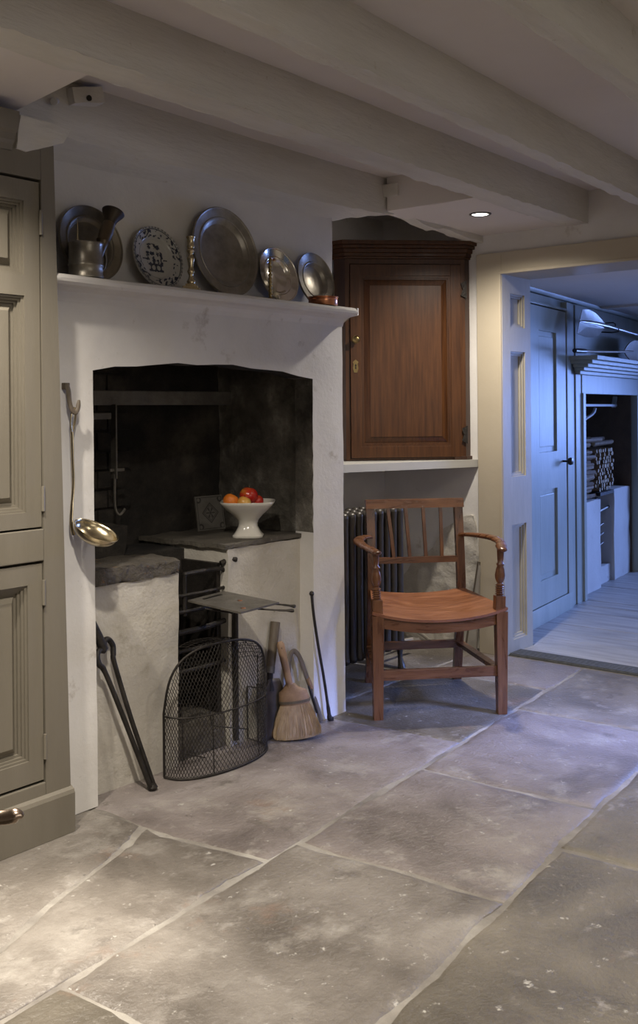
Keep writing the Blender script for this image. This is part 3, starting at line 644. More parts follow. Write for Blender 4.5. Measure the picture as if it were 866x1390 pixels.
# ---- compote with fruit
cb = thing('footed_bowl', 'white china footed bowl of fruit standing on the right hob', 'bowl', (2.862, 2.68, .728), math.radians(-51))
def loft(bm, secs, close_top=True):
    """secs: (half width x, half width y, z, roundness power)"""
    rings = []
    for hx, hy, z, pw in secs:
        r = []
        for k in range(40):
            a = 2 * PI * k / 40; c, s_ = math.cos(a), math.sin(a)
            r.append(bm.verts.new((hx * math.copysign(abs(c) ** pw, c), hy * math.copysign(abs(s_) ** pw, s_), z)))
        rings.append(r)
    for a, b_ in zip(rings, rings[1:]):
        for k in range(40): bm.faces.new((a[k], a[(k + 1) % 40], b_[(k + 1) % 40], b_[k]))
    bm.faces.new(rings[0][::-1]); bm.faces.new(rings[-1])
bm = nb(); loft(bm, [(.058, .058, 0, .5), (.059, .059, .006, .5), (.054, .054, .010, .5), (.046, .046, .022, .6), (.037, .037, .040, .8), (.036, .036, .052, 1), (.042, .042, .066, .9), (.060, .060, .086, .7),
                        (.080, .080, .104, .55), (.098, .098, .124, .5), (.104, .104, .133, .5), (.103, .103, .136, .5), (.098, .098, .135, .5), (.092, .092, .125, .5), (.06, .06, .10, .6), (.02, .02, .093, .8)])
done(bm, 'bowl', 'china', cb, world=False, smooth=60)
def fruit(name, label, m, p, r, squash=.92, grp=None):
    t = thing(name, label, 'fruit', p)
    bm = nb(); pf = [(0, -.80)] + [(math.sin(a) * (1 + .04 * math.cos(a)), -math.cos(a) * squash + (.10 * math.exp(-((a - PI) / .35) ** 2) * -1.6) + (.08 * math.exp(-(a / .35) ** 2))) for a in [PI * i / 18 for i in range(1, 18)]] + [(0, .72)]
    lathe(bm, [(a * r, b_ * r) for a, b_ in pf], 28, rot('X', random.uniform(-25, 25)) @ rot('Y', random.uniform(-25, 25)))
    done(bm, 'flesh', m, t, world=False, smooth=70)
    bm = nb(); tube(bm, [(0, 0, r * .7), (.002, 0, r * .85), (.005, .002, r * 1.02)], .0015, 6); done(bm, 'stem', 'stem', t, world=False); return t
random.seed(5)
fruit('apple', 'large shiny red apple on top of the fruit in the white footed bowl', 'apple', (2.862, 2.675, .885), .036)
fruit('orange', 'orange at the left side of the white footed bowl', 'orange', (2.790, 2.700, .868), .030)
fruit('apple', 'yellow and red apple at the front of the white footed bowl', 'yellowapple', (2.815, 2.655, .861), .027)
fruit('apple', 'dark red apple low at the right side of the white footed bowl', 'apple', (2.895, 2.665, .860), .027)
# ---- tile leaning on the back
tl = thing('decorated_tile', 'dark grey patterned square tile leaning behind the footed bowl', 'tile', (2.93, 2.94, .7285), math.radians(-6))
LEAN = rot('X', -10)
done(B(-.069, .069, 0, .009, 0, .139, LEAN), 'tile_body', 'tile', tl, world=False, smooth=0, bevel=.001)
bm = nb(); N = 56
for i in range(N):
    for j in range(N):
        x = (i + .5) / N * 2 - 1; z = (j + .5) / N * 2 - 1; r = abs(x) + abs(z); d = math.hypot(x, z); a = math.atan2(z, x)
        ink = abs(r - .62) < .035 or abs(r - .5) < .02 or (d < .34 and math.cos(6 * a) > .55 and d > .1) or d < .06 or (r > 1.15 and abs(math.hypot(abs(x) - .85, abs(z) - .85) - .16) < .045) or (max(abs(x), abs(z)) > .95)
        if ink:
            s_ = .064 / N
            box(bm, x * .064 - s_, x * .064 + s_, -.0006, .0002, .0695 + z * .064 - s_, .0695 + z * .064 + s_, LEAN)
done(bm, 'painted_pattern', 'tileink', tl, world=False, smooth=0, kind='stuff')

# ---- plates on the mantel
MZ = 1.6115
def plate(name, label, m, x, r, lean, ybase, tilt=0, well=.62, rim=1, extra=None):
    """a round plate stood on its edge, leaning back against the wall"""
    t = thing(name, label, 'plate', (x, ybase, MZ), 0, None)
    mt = rot('X', -lean) @ rot('Z', tilt) @ at(0, 0, r) @ rot('X', 90)   # local z of the lathe looks out of the wall
    pf = [(0, .002), (r * well * .96, .002), (r * well, .004), (r * (well + .05), .012), (r * (well + .10), .016), (r * .96, .0205), (r * .985, .0235), (r, .021), (r, .017), (r * .97, .0145), (r * (well + .10), .011), (r * well, -.001), (r * well * .9, -.003), (0, -.003)]
    bm = nb(); lathe(bm, pf, 72, mt); done(bm, 'plate_body', m, t, world=False, smooth=50)
    if rim:
        bm = nb(); lathe(bm, [(r * .955, .0205), (r * .965, .0235), (r * .99, .0245), (r * 1.003, .022), (r * .99, .0195)], 72, mt, closed=True)
        done(bm, 'rim_bead', m, t, world=False, smooth=60)
        bm = nb(); lathe(bm, [(r * (well + .10), .016), (r * (well + .115), .0185), (r * (well + .13), .0165)], 72, mt); done(bm, 'well_ring', m, t, world=False, smooth=60)
    if extra: extra(t, mt, r)
    return t
plate('pewter_plate', 'brown tarnished pewter plate behind the mug at the left end of the mantel', 'pewter2', 2.03, .122, 11, 2.553)
def delft_paint(t, mt, r):
    bm = nb(); NR, NA = 44, 150
    def ink(q, a):
        x, z = q * math.cos(a), q * math.sin(a)
        if q > .955: return math.cos(46 * a) > -.2
        if .905 < q < .925: return True
        if .68 < q < .90:
            s1 = math.sin(9 * a + 5 * math.sin(q * 9)) * math.cos(q * 24 + 2 * math.sin(13 * a)); s2 = noise.noise(Vector((x * 6, z * 6, 3)))
            return s1 + s2 * .9 > .42
        if .655 < q < .668: return True
        if q < .52:
            if -.42 < z < -.16 and abs(x) < .30: return (math.hypot((x % .2) - .1, z + .29) > .075) or z < -.38
            n_ = noise.noise(Vector((x * 9, z * 9, 8))) + .35 * noise.noise(Vector((x * 23, z * 23, 2)))
            if abs(x) < .33 and -.16 < z < .5: return n_ > .02
            if abs(z + .02) < .02 and abs(x) < .5: return True
        return False
    for i in range(NR):
        for j in range(NA):
            q = (i + .5) / NR; a = 2 * PI * (j + .5) / NA
            if not ink(q, a): continue
            vs = []
            for dq, da in ((-.5, -.5), (.5, -.5), (.5, .5), (-.5, .5)):
                qq = (i + .5 + dq) / NR; aa = 2 * PI * (j + .5 + da) / NA
                h = .0026 if qq < .58 else (.0046 + (.0125 - .004) * min(1, (qq - .62) / .05 if qq > .62 else 0) if qq < .70 else .0168 + (.0208 - .016) * (qq - .72) / .24)
                vs.append(bm.verts.new((qq * r * math.cos(aa), qq * r * math.sin(aa), h + .0004)))
            bm.faces.new(vs)
    # unroll: local lathe frame, x across, y up once stood on edge
    bmesh.ops.transform(bm, matrix=mt, verts=bm.verts)
    done(bm, 'painted_pattern', 'delftink', t, world=False, smooth=0, kind='stuff')
plate('china_plate', 'blue and white china plate painted with a flower basket on the mantel', 'delft', 2.302, .107, 13, 2.548, rim=0, extra=delft_paint)
plate('pewter_charger', 'very large dull pewter charger in the middle of the mantel', 'pewter', 2.625, .163, 9, 2.548, well=.66)
plate('pewter_plate', 'bright polished pewter plate with a wavy glint on the mantel', 'silver', 2.908, .107, 13, 2.548, well=.58)
plate('pewter_plate', 'dull pewter plate behind the copper pot at the right end of the mantel', 'pewter', 3.130, .110, 12, 2.550, well=.55)
# ---- mug with bell-mouthed tube and spike
mg = thing('pewter_mug', 'banded pewter mug at the left end of the mantel', 'mug', (1.962, 2.50, MZ))
r0 = .052
bm = nb(); lathe(bm, [(0, .004), (r0 * .95, 0), (r0 * 1.04, .002), (r0 * 1.04, .008), (r0 * .99, .014), (r0 * .99, .035), (r0 * 1.03, .037), (r0 * 1.03, .042), (r0 * .985, .045), (r0 * .97, .095), (r0 * 1.0, .102), (r0 * 1.02, .106), (r0 * 1.0, .109), (r0 * .93, .106), (r0 * .91, .012), (0, .010)], 56)
done(bm, 'mug_body', 'pewter', mg, world=False, smooth=50)
bm = nb(); tube(bm, spline([(.047, .010, .092), (.075, .014, .096), (.090, .017, .075), (.084, .016, .045), (.062, .012, .026), (.048, .010, .026)], 6), .005, 10, flat=.7); done(bm, 'handle', 'pewter', mg, world=False)
bt = thing('bell_mouthed_tube', 'dark bell mouthed tube standing aslant in the pewter mug', 'tube', (1.985, 2.505, MZ + .015))
d = Vector((.075, 0.01, .155)).normalized(); q_ = Vector((0, 0, 1)).rotation_difference(d).to_matrix().to_4x4()
bm = nb(); lathe(bm, [(0, 0), (.016, 0), (.017, .10), (.019, .12), (.021, .122), (.0195, .126), (.022, .150), (.0205, .175), (.019, .190), (.0225, .205), (.034, .226), (.035, .230), (.032, .230), (.018, .205), (0, .190)], 32, q_)
done(bm, 'tube_body', 'horn', bt, world=False, smooth=50)
bm = nb(); lathe(bm, [(.0185, .186), (.0225, .204), (.0345, .2255), (.0362, .230), (.0345, .2325), (.020, .210), (.018, .190)], 32, q_, closed=True); done(bm, 'bell_mouth', 'hornmouth', bt, world=False, smooth=60, label='darker bell mouth')
sp = thing('brass_spike', 'thin brass spike rising from the pewter mug', 'spike', (1.948, 2.52, MZ + .015))
bm = nb(); lathe(bm, [(0, 0), (.004, 0), (.004, .10), (.0045, .105), (.003, .112), (.0025, .14), (.0006, .168), (0, .169)], 12); done(bm, 'spike_shaft', 'brass', sp, world=False)
bm = nb(); lathe(bm, [(.004, .098), (.007, .102), (.004, .107)], 14, closed=True); done(bm, 'collar', 'brass', sp, world=False)
# ---- brass candlesticks
cs = thing('brass_candlestick', 'brass candlestick with a stepped square foot in front of the large charger', 'candlestick', (2.400, 2.50, MZ), math.radians(-51))
bm = nb(); box(bm, -.034, .034, -.034, .034, 0, .008); box(bm, -.026, .026, -.026, .026, .008, .016); box(bm, -.017, .017, -.017, .017, .016, .024); done(bm, 'foot', 'brass', cs, world=False, smooth=0, bevel=.0015)
bm = nb(); lathe(bm, [(0, .024), (.012, .024), (.015, .032), (.010, .040), (.007, .052), (.010, .060), (.013, .066), (.009, .074), (.008, .080), (.012, .105), (.0135, .112), (.009, .117), (.007, .124), (.012, .132), (.015, .136), (.012, .140), (.009, .144)], 28); done(bm, 'stem', 'brass', cs, world=False, smooth=60)
bm = nb(); lathe(bm, [(0, .144), (.011, .144), (.013, .150), (.011, .156), (.012, .176), (.015, .180), (.015, .184), (.009, .184), (.008, .165), (0, .165)], 28); done(bm, 'candle_cup', 'brass', cs, world=False, smooth=60)
cs = thing('brass_candlestick', 'thin knopped old brass rod standing before the bright polished plate', 'candlestick', (2.775, 2.478, MZ))
pf = [(0, 0), (.011, 0), (.011, .004), (.006, .008)]
for i in range(9): pf += [(.0048, .012 + i * .014), (.0085, .018 + i * .014), (.0052, .024 + i * .014)]
pf += [(.008, .142), (.004, .150), (0, .156)]
bm = nb(); lathe(bm, pf, 20); done(bm, 'rod', 'brassdk', cs, world=False, smooth=60)
bm = nb(); lathe(bm, [(.0105, 0), (.0135, .002), (.0105, .005)], 20, closed=True); done(bm, 'foot', 'brassdk', cs, world=False)
# ---- copper pot
cp = thing('copper_pot', 'small shallow copper pot at the right end of the mantel', 'pot', (3.098, 2.493, MZ))
bm = nb(); lathe(bm, [(0, .003), (.054, 0), (.057, .003), (.057, .030), (.0605, .032), (.0605, .035), (.054, .035), (.053, .006), (0, .006)], 48); done(bm, 'pot_body', 'copper', cp, world=False, smooth=50)
bm = nb(); box(bm, -.075, -.055, -.012, .012, .022, .026); done(bm, 'lug', 'copper', cp, world=False, smooth=0, bevel=.001)
bm = nb(); lathe(bm, [(.057, .024), (.0585, .026), (.057, .028)], 48, closed=True); done(bm, 'band', 'copper', cp, world=False)

# ---- ladle on its iron hook
hk = thing('forked_hook', 'rusty two pronged iron hook on the white pier above the fireplace opening edge', 'hook', (1.885, 2.50, 1.22))
bm = nb(); tube(bm, spline([(1.884, 2.494, 1.290), (1.884, 2.486, 1.270), (1.879, 2.476, 1.242), (1.882, 2.470, 1.218), (1.892, 2.468, 1.208), (1.903, 2.468, 1.218), (1.908, 2.468, 1.245)], 5), [.0085] * 11 + [.008] * 12 + [.007] * 5 + [.006, .005, .003], 10, flat=.6)
done(bm, 'prongs', 'greywood', hk)
bm = nb(); box(bm, 1.876, 1.894, 2.492, 2.509, 1.276, 1.296); done(bm, 'wall_plate', 'greywood', hk, smooth=0, bevel=.002)
ld = thing('brass_ladle', 'long handled brass ladle hanging on the white pier left of the fireplace', 'ladle', (1.885, 2.48, .82))
bm = nb()
tube(bm, spline([(1.896, 2.473, 1.222), (1.886, 2.474, 1.205), (1.884, 2.477, 1.175), (1.888, 2.478, 1.148)], 5), .0035, 8)
tube(bm, spline([(1.898, 2.473, 1.222), (1.900, 2.474, 1.205), (1.898, 2.477, 1.175), (1.890, 2.478, 1.148)], 5), .0035, 8); done(bm, 'hanging_loop', 'brass', ld)
bm = nb(); tube(bm, spline([(1.889, 2.478, 1.150), (1.891, 2.479, 1.08), (1.894, 2.48, 1.0), (1.888, 2.48, .93), (1.884, 2.478, .875), (1.890, 2.476, .845)], 6), [.006] * 6 + [.0055] * 12 + [.0065] * 13, 10, flat=.6); done(bm, 'handle', 'brass', ld)
bm = nb(); prof_ = [(0, -.040)] + [(.068 * math.sin(a), -.040 * math.cos(a)) for a in [PI / 2 * i / 10 for i in range(1, 11)]] + [(.0705, .001), (.069, .002)] + [(.065 * math.sin(a), -.037 * math.cos(a)) for a in [PI / 2 * i / 10 for i in range(10, 0, -1)]] + [(0, -.037)]
lathe(bm, prof_, 44, at(1.936, 2.428, .857) @ rot('Z', -15) @ rot('Y', 17) @ rot('X', 22) ); done(bm, 'ladle_bowl', 'brass', ld, smooth=60)
# ---- fire tongs
tg = thing('fire_tongs', 'long black iron fire tongs leaning against the left hob', 'tongs', (2.19, 2.48, 0))
tip = Vector((2.192, 2.478, .008)); top = Vector((2.012, 2.560, .585)); ax = (top - tip)
side = Vector((.95, .30, .12)).normalized()
def tp(f, s_): return tip + ax * f + side * s_
bm = nb(); tube(bm, [tp(1.0, -.004), tp(.975, -.003), tp(.93, -.001), tp(.86, .002), tp(.79, .004)], [.007, .010, .012, .0145, .015], 10); lathe(bm, [(0, -.014), (.010, -.008), (.014, 0), (.010, .008), (0, .013)], 16, Matrix.Translation(tp(1.02, -.004))); done(bm, 'grip', 'iron', tg, smooth=50)
bm = nb(); tube(bm, spline([tp(.785, .004), tp(.80, -.018), tp(.78, -.036), tp(.735, -.040), tp(.68, -.026), tp(.4, -.017), tp(.05, -.010), tp(0, -.008)], 5), [.009] * 20 + [.008] * 16, 10); done(bm, 'arm', 'iron', tg)
bm = nb(); tube(bm, spline([tp(.785, .004), tp(.83, .022), tp(.825, .044), tp(.785, .054), tp(.745, .042), tp(.70, .032), tp(.4, .016), tp(.05, .010), tp(0, .008)], 5), [.009] * 22 + [.008] * 19, 10); done(bm, 'arm', 'iron', tg)
bm = nb(); lathe(bm, [(0, -.012), (.014, -.008), (.017, 0), (.012, .010), (0, .014)], 16, Matrix.Translation(tp(.006, 0))); done(bm, 'tip', 'iron', tg)
# ---- wire fireguard
fg = thing('wire_fireguard', 'bow fronted wire mesh fireguard with an arched top before the grate', 'fireguard', (2.52, 2.50, 0))
def gp(t, s_):
    """t across (0 left, 1 right), s_ up 0..1 : bowed plan, arched top"""
    a = PI * (1.0 - t)
    x = 2.512 + .228 * math.cos(a) * (1 - .0 * s_); y = 2.525 - .125 * math.sin(a) ** .8 if 0 < t < 1 else 2.525
    u = abs(t - .42) / (.42 if t < .42 else .50); h = .215 + .215 * max(0, 1 - min(1, u) ** 2.3) ** .62
    z = .006 + (h - .006) * s_
    return Vector((x, y + .03 * max(0, z - .25) / .18, z))
bm = nb()
NT, W_ = 46, .0011
def hgt(t): return gp(t, 1).z
for sgn in (1, -1):
    for k in range(-30, NT + 30):
        pts = []
        for j in range(0, 33):
            z = .008 + j * .0135; t = (k + sgn * (j * .0135) / .0135 * .62) / NT
            if 0 <= t <= 1 and z < hgt(t) - .002: p = gp(t, 0); pts.append(Vector((p.x, gp(t, 0).y + .03 * max(0, z - .25) / .18, z)))
            elif pts: break
        if len(pts) > 1: tube(bm, pts, W_, 4, cap=False)
done(bm, 'wire_mesh', 'iron', fg, smooth=0, kind='stuff')
ed = [gp(0, 0)] + [gp(0, .5)] + [gp(i / 36, 1) for i in range(37)] + [gp(1, .5), gp(1, 0)]
bm = nb(); tube(bm, ed, .0042, 8); done(bm, 'frame', 'iron', fg, smooth=60)
bm = nb(); tube(bm, [gp(i / 24, 0) for i in range(25)], .0042, 8); done(bm, 'foot_rail', 'iron', fg, smooth=60)
bm = nb(); tube(bm, [Vector((p.x, p.y, .205)) for p in [gp(i / 24, 0) for i in range(25)]], .0028, 8); done(bm, 'middle_rail', 'iron', fg, smooth=60)
for t, z1 in ((.34, .205), (.66, .36)):
    p = gp(t, 0); bm = nb(); tube(bm, [(p.x, p.y, .006), (p.x, p.y + .003, z1)], .002, 6); done(bm, 'stay', 'iron', fg)
# gathered mesh hood back to the wall
bm = nb()
for i in range(10, 31, 1):
    p = gp(i / 36, 1); q = Vector((2.512 + (p.x - 2.512) * .8, 2.572, p.z - .012)); tube(bm, [p, p.lerp(q, .5) + Vector((0, 0, .006)), q], .0009, 4, cap=False)
for f in (.3, .6, .95):
    tube(bm, [gp(i / 36, 1).lerp(Vector((2.512 + (gp(i / 36, 1).x - 2.512) * .8, 2.572, gp(i / 36, 1).z - .012)), f) for i in range(10, 31)], .0011, 4, cap=False)
done(bm, 'mesh_hood', 'iron', fg, smooth=0, kind='stuff')
bm = nb(); tube(bm, [gp(1, 0), (2.735, 2.572, .01), (2.735, 2.572, .20), gp(1, .93)], .003, 6); done(bm, 'side_stay', 'iron', fg)
bm = nb(); tube(bm, [gp(.24, .5), (2.39, 2.55, .20), (2.39, 2.55, .05), (2.45, 2.50, .03)], .0022, 6); done(bm, 'folding_stand', 'iron', fg)
bm = nb(); tube(bm, [(2.52, 2.56, .225), (2.535, 2.555, .11), (2.56, 2.55, .10), (2.66, 2.50, .075)], .0022, 6); done(bm, 'folding_stand', 'iron', fg)
# ---- hearth shovel
sv = thing('hearth_shovel', 'wooden handled metal shovel standing behind the straw brush', 'shovel', (2.79, 2.55, 0))
hT = Vector((2.882, 2.562, .412)); hB = Vector((2.832, 2.545, .250))
bm = nb(); tube(bm, [hB, hB.lerp(hT, .5), hT], [.0165, .0175, .0185], 14); done(bm, 'wooden_handle', 'greywood', sv, smooth=50)
bm = nb(); tube(bm, [hB.lerp(hT, -.10), hB.lerp(hT, .04)], .0178, 14); done(bm, 'ferrule', 'iron_lt', sv)
bm = nb(); tube(bm, [hB.lerp(hT, -.08), Vector((2.824, 2.54, .205)), Vector((2.818, 2.535, .17))], [.012, .011, .016], 10); done(bm, 'neck', 'iron', sv)
bm = nb(); N = 14
fr_ = []
for i in range(N + 1):
    s_ = i / N; zz_ = .215 - .208 * s_; wv = .030 + .030 * min(1, s_ * 3.5) - .014 * max(0, s_ - .7) / .3
    row = []
    for j in range(-6, 7):
        u = j / 6; row.append(bm.verts.new((2.818 - .02 * s_ + u * wv, 2.53 - .028 * s_ - .020 * u * u * (1 - .4 * s_) + .004 , zz_)))
    fr_.append(row)
for a, b_ in zip(fr_, fr_[1:]):
    for j in range(12): bm.faces.new((a[j], a[j + 1], b_[j + 1], b_[j]))
ob = done(bm, 'shovel_blade', 'shovel', sv, smooth=60); md = ob.modifiers.new('thick', 'SOLIDIFY'); md.thickness = .003; md.offset = 0
# ---- bent iron loop
lp_ = thing('bent_iron_strap', 'bent brown iron strap loop leaning behind the straw brush', 'strap', (2.994, 2.50, 0))
bm = nb(); tube(bm, spline([(2.929, 2.53, .005), (2.934, 2.545, .10), (2.942, 2.552, .20), (2.952, 2.556, .255), (2.970, 2.556, .283), (2.990, 2.552, .278), (3.009, 2.545, .245), (3.029, 2.530, .17), (3.049, 2.515, .10), (3.069, 2.505, .035), (3.074, 2.50, .005)], 5), .0105, 10, flat=.55); done(bm, 'strap', 'greywood', lp_, smooth=60)
bm = nb(); tube(bm, [(3.028, 2.529, .175), (3.040, 2.520, .135)], .0125, 10, flat=.7); done(bm, 'worn_band', 'brushwood', lp_)
bm = nb(); tube(bm, [(3.016, 2.515, .15), (3.036, 2.508, .09), (3.054, 2.504, .04)], [.004, .006, .004], 8); done(bm, 'latch', 'iron', lp_)
# ---- straw hearth brush
hb = thing('hearth_brush', 'straw hearth brush with a wooden handle standing on the floor by the right pier', 'brush', (2.93, 2.45, 0))
bT = Vector((2.859, 2.520, .345)); bN = Vector((2.870, 2.482, .185))
bm = nb(); tube(bm, [bN.lerp(bT, -.1), bN.lerp(bT, .3), bN.lerp(bT, .8), bN.lerp(bT, .95), bT.lerp(bN, -.02)], [.016, .0165, .0185, .0180, .010], 14, flat=.75); done(bm, 'brush_handle', 'handlewood', hb, smooth=50)
bm = nb(); lathe(bm, [(0, .001), (.003, 0)], 10, Matrix.Translation(bN.lerp(bT, .88) + Vector((-.011, -.012, .002))) @ rot('X', 70)); done(bm, 'hanging_hole', 'knob', hb)
def bsec(c, hw, th, n=28, skew=0):
    e1 = Vector((.68, -.72, .10)).normalized(); e2 = Vector((.72, .68, 0)).normalized()
    return [Vector(c) + e1 * hw * math.cos(2 * PI * k / n) + e2 * th * math.sin(2 * PI * k / n) for k in range(n)]
def skin(bm, rings):
    rv = [[bm.verts.new(p) for p in r] for r in rings]; n = len(rv[0])
    for a, b_ in zip(rv, rv[1:]):
        for k in range(n): bm.faces.new((a[k], a[(k + 1) % n], b_[(k + 1) % n], b_[k]))
    bm.faces.new(rv[0][::-1]); bm.faces.new(rv[-1])
bm = nb(); skin(bm, [bsec((2.870, 2.482, .195), .017, .013), bsec((2.873, 2.479, .180), .030, .017), bsec((2.877, 2.475, .168), .052, .021), bsec((2.880, 2.470, .135), .058, .025), bsec((2.880, 2.468, .122), .056, .025)])
done(bm, 'brush_stock', 'brushwood', hb, smooth=60)
bm = nb(); skin(bm, [bsec((2.880, 2.470, .137), .0595, .0265), bsec((2.880, 2.469, .127), .0585, .0265)]); done(bm, 'stitching', 'greywood', hb, smooth=60)
bm = nb(); random.seed(9)
rb = [bsec((2.880, 2.468, .126), .053, .022), bsec((2.872, 2.458, .08), .070, .030), bsec((2.866, 2.448, .035), .082, .036), bsec((2.862, 2.443, .010), .082, .038)]
skin(bm, rb)
for k in range(520):
    a = random.uniform(0, 2 * PI); f = random.uniform(.86, 1.03)
    def on(i, f_): 
        c = sum(rb[i], Vector()) / 28; e1 = rb[i][0] - c; e2 = rb[i][7] - c; return c + (e1 * math.cos(a) + e2 * math.sin(a)) * f_
    j = Vector((random.uniform(-.004, .004), random.uniform(-.004, .004), 0))
    tube(bm, [on(0, .98), on(1, 1.0 + .02 * f) + j * .5, on(2, 1.03 * f + .03) + j, on(3, 1.05 * f) + j * 1.3 + Vector((0, 0, random.uniform(0, .012)))], .0009, 3, cap=False)
done(bm, 'bristles', 'bristle', hb, smooth=0, kind='stuff')
# ---- poker
pk = thing('poker', 'thin black iron poker leaning on the white right pier', 'poker', (3.12, 2.49, 0))
bm = nb(); tube(bm, spline([(3.022, 2.500, .500), (3.030, 2.497, .42), (3.052, 2.494, .30), (3.080, 2.490, .17), (3.098, 2.484, .05), (3.104, 2.482, .008)], 5), [.0055] * 20 + [.0075] * 3 + [.010] * 3, 10); done(bm, 'rod', 'iron', pk)
bm = nb(); lathe(bm, [(0, -.010), (.008, -.006), (.010, 0), (.007, .008), (0, .011)], 14, at(3.021, 2.499, .505)); done(bm, 'knob', 'iron', pk)
bm = nb(); box(bm, -.011, .011, -.008, .008, -.003, .012, at(3.108, 2.481, .004) @ rot('Z', -30)); done(bm, 'tip', 'iron', pk, smooth=0, bevel=.003)

# ---- ladder-back armchair with upright slats
ac = thing('wooden_armchair', 'reddish wooden armchair with slatted back and dished seat before the radiator', 'chair', (3.412, 2.170, 0), math.radians(-39.4 - 4.0))
def A_(bm, name, m='chair', **k): return done(bm, name, m, ac, world=False, **{'smooth': 40, **k})
def board(bm, pts_top, pts_bot, th, dirn=(0, 1, 0)):
    """strip between two polylines, thickened along dirn"""
    d = Vector(dirn) * th; a = [bm.verts.new(p) for p in pts_top]; b_ = [bm.verts.new(p) for p in pts_bot]
    a2 = [bm.verts.new(Vector(p) + d) for p in pts_top]; b2 = [bm.verts.new(Vector(p) + d) for p in pts_bot]
    for i in range(len(a) - 1):
        for q in ((a[i], a[i + 1], b_[i + 1], b_[i]), (a2[i], b2[i], b2[i + 1], a2[i + 1]), (a[i], a2[i], a2[i + 1], a[i + 1]), (b_[i], b_[i + 1], b2[i + 1], b2[i])): bm.faces.new(q)
    bm.faces.new((a[0], b_[0], b2[0], a2[0])); bm.faces.new((a[-1], a2[-1], b2[-1], b_[-1]))
def taper(bm, a, b_, wa, wb, da, db):
    va = [bm.verts.new((a[0] + sx * wa / 2, a[1] + sy * da / 2, a[2])) for sx, sy in ((-1, -1), (1, -1), (1, 1), (-1, 1))]
    vb = [bm.verts.new((b_[0] + sx * wb / 2, b_[1] + sy * db / 2, b_[2])) for sx, sy in ((-1, -1), (1, -1), (1, 1), (-1, 1))]
    bm.faces.new(va[::-1]); bm.faces.new(vb)
    for i in range(4): bm.faces.new((va[i], va[(i + 1) % 4], vb[(i + 1) % 4], vb[i]))
CX = .014
# seat: dished across, corners of the front rising
SD = lambda u: .386 + .036 * abs(u) ** 2.2                    # front edge height
bm = nb(); NU, NV = 22, 14; top_ = []; bot_ = []
for j in range(NV + 1):
    v = j / NV; r1 = []; r2 = []
    for i in range(NU + 1):
        u = i / NU * 2 - 1; hw = .272 * (1 - v) + .206 * v
        z = SD(u) * (1 - v) + (.408 + .016 * u * u) * v - .010 * math.sin(PI * v) * (1 - u * u)
        y = -.026 + .012 * u * u + .476 * v
        r1.append(bm.verts.new((u * hw + CX * v, y, z))); r2.append(bm.verts.new((u * hw + CX * v, y + (.003 if j == 0 else 0), z - .011)))
    top_.append(r1); bot_.append(r2)
for j in range(NV):
    for i in range(NU):
        bm.faces.new((top_[j][i], top_[j][i + 1], top_[j + 1][i + 1], top_[j + 1][i])); bm.faces.new((bot_[j][i], bot_[j + 1][i], bot_[j + 1][i + 1], bot_[j][i + 1]))
for j in range(NV):
    for i in (0, NU): bm.faces.new((top_[j][i], top_[j + 1][i], bot_[j + 1][i], bot_[j][i]))
for i in range(NU):
    for j in (0, NV): bm.faces.new((top_[j][i], top_[j][i + 1], bot_[j][i + 1], bot_[j][i]))
A_(bm, 'seat', 'seatwood', smooth=50, label='worn dished seat board')
US = [i / 12 * 2 - 1 for i in range(13)]
bm = nb(); board(bm, [(u * .225, -.012 + .006 * u * u, SD(u * .86) - .011) for u in US], [(u * .225, -.012 + .006 * u * u, .331 + .024 * u * u) for u in US], .020); A_(bm, 'front_rail', bevel=.001)
CX = .014
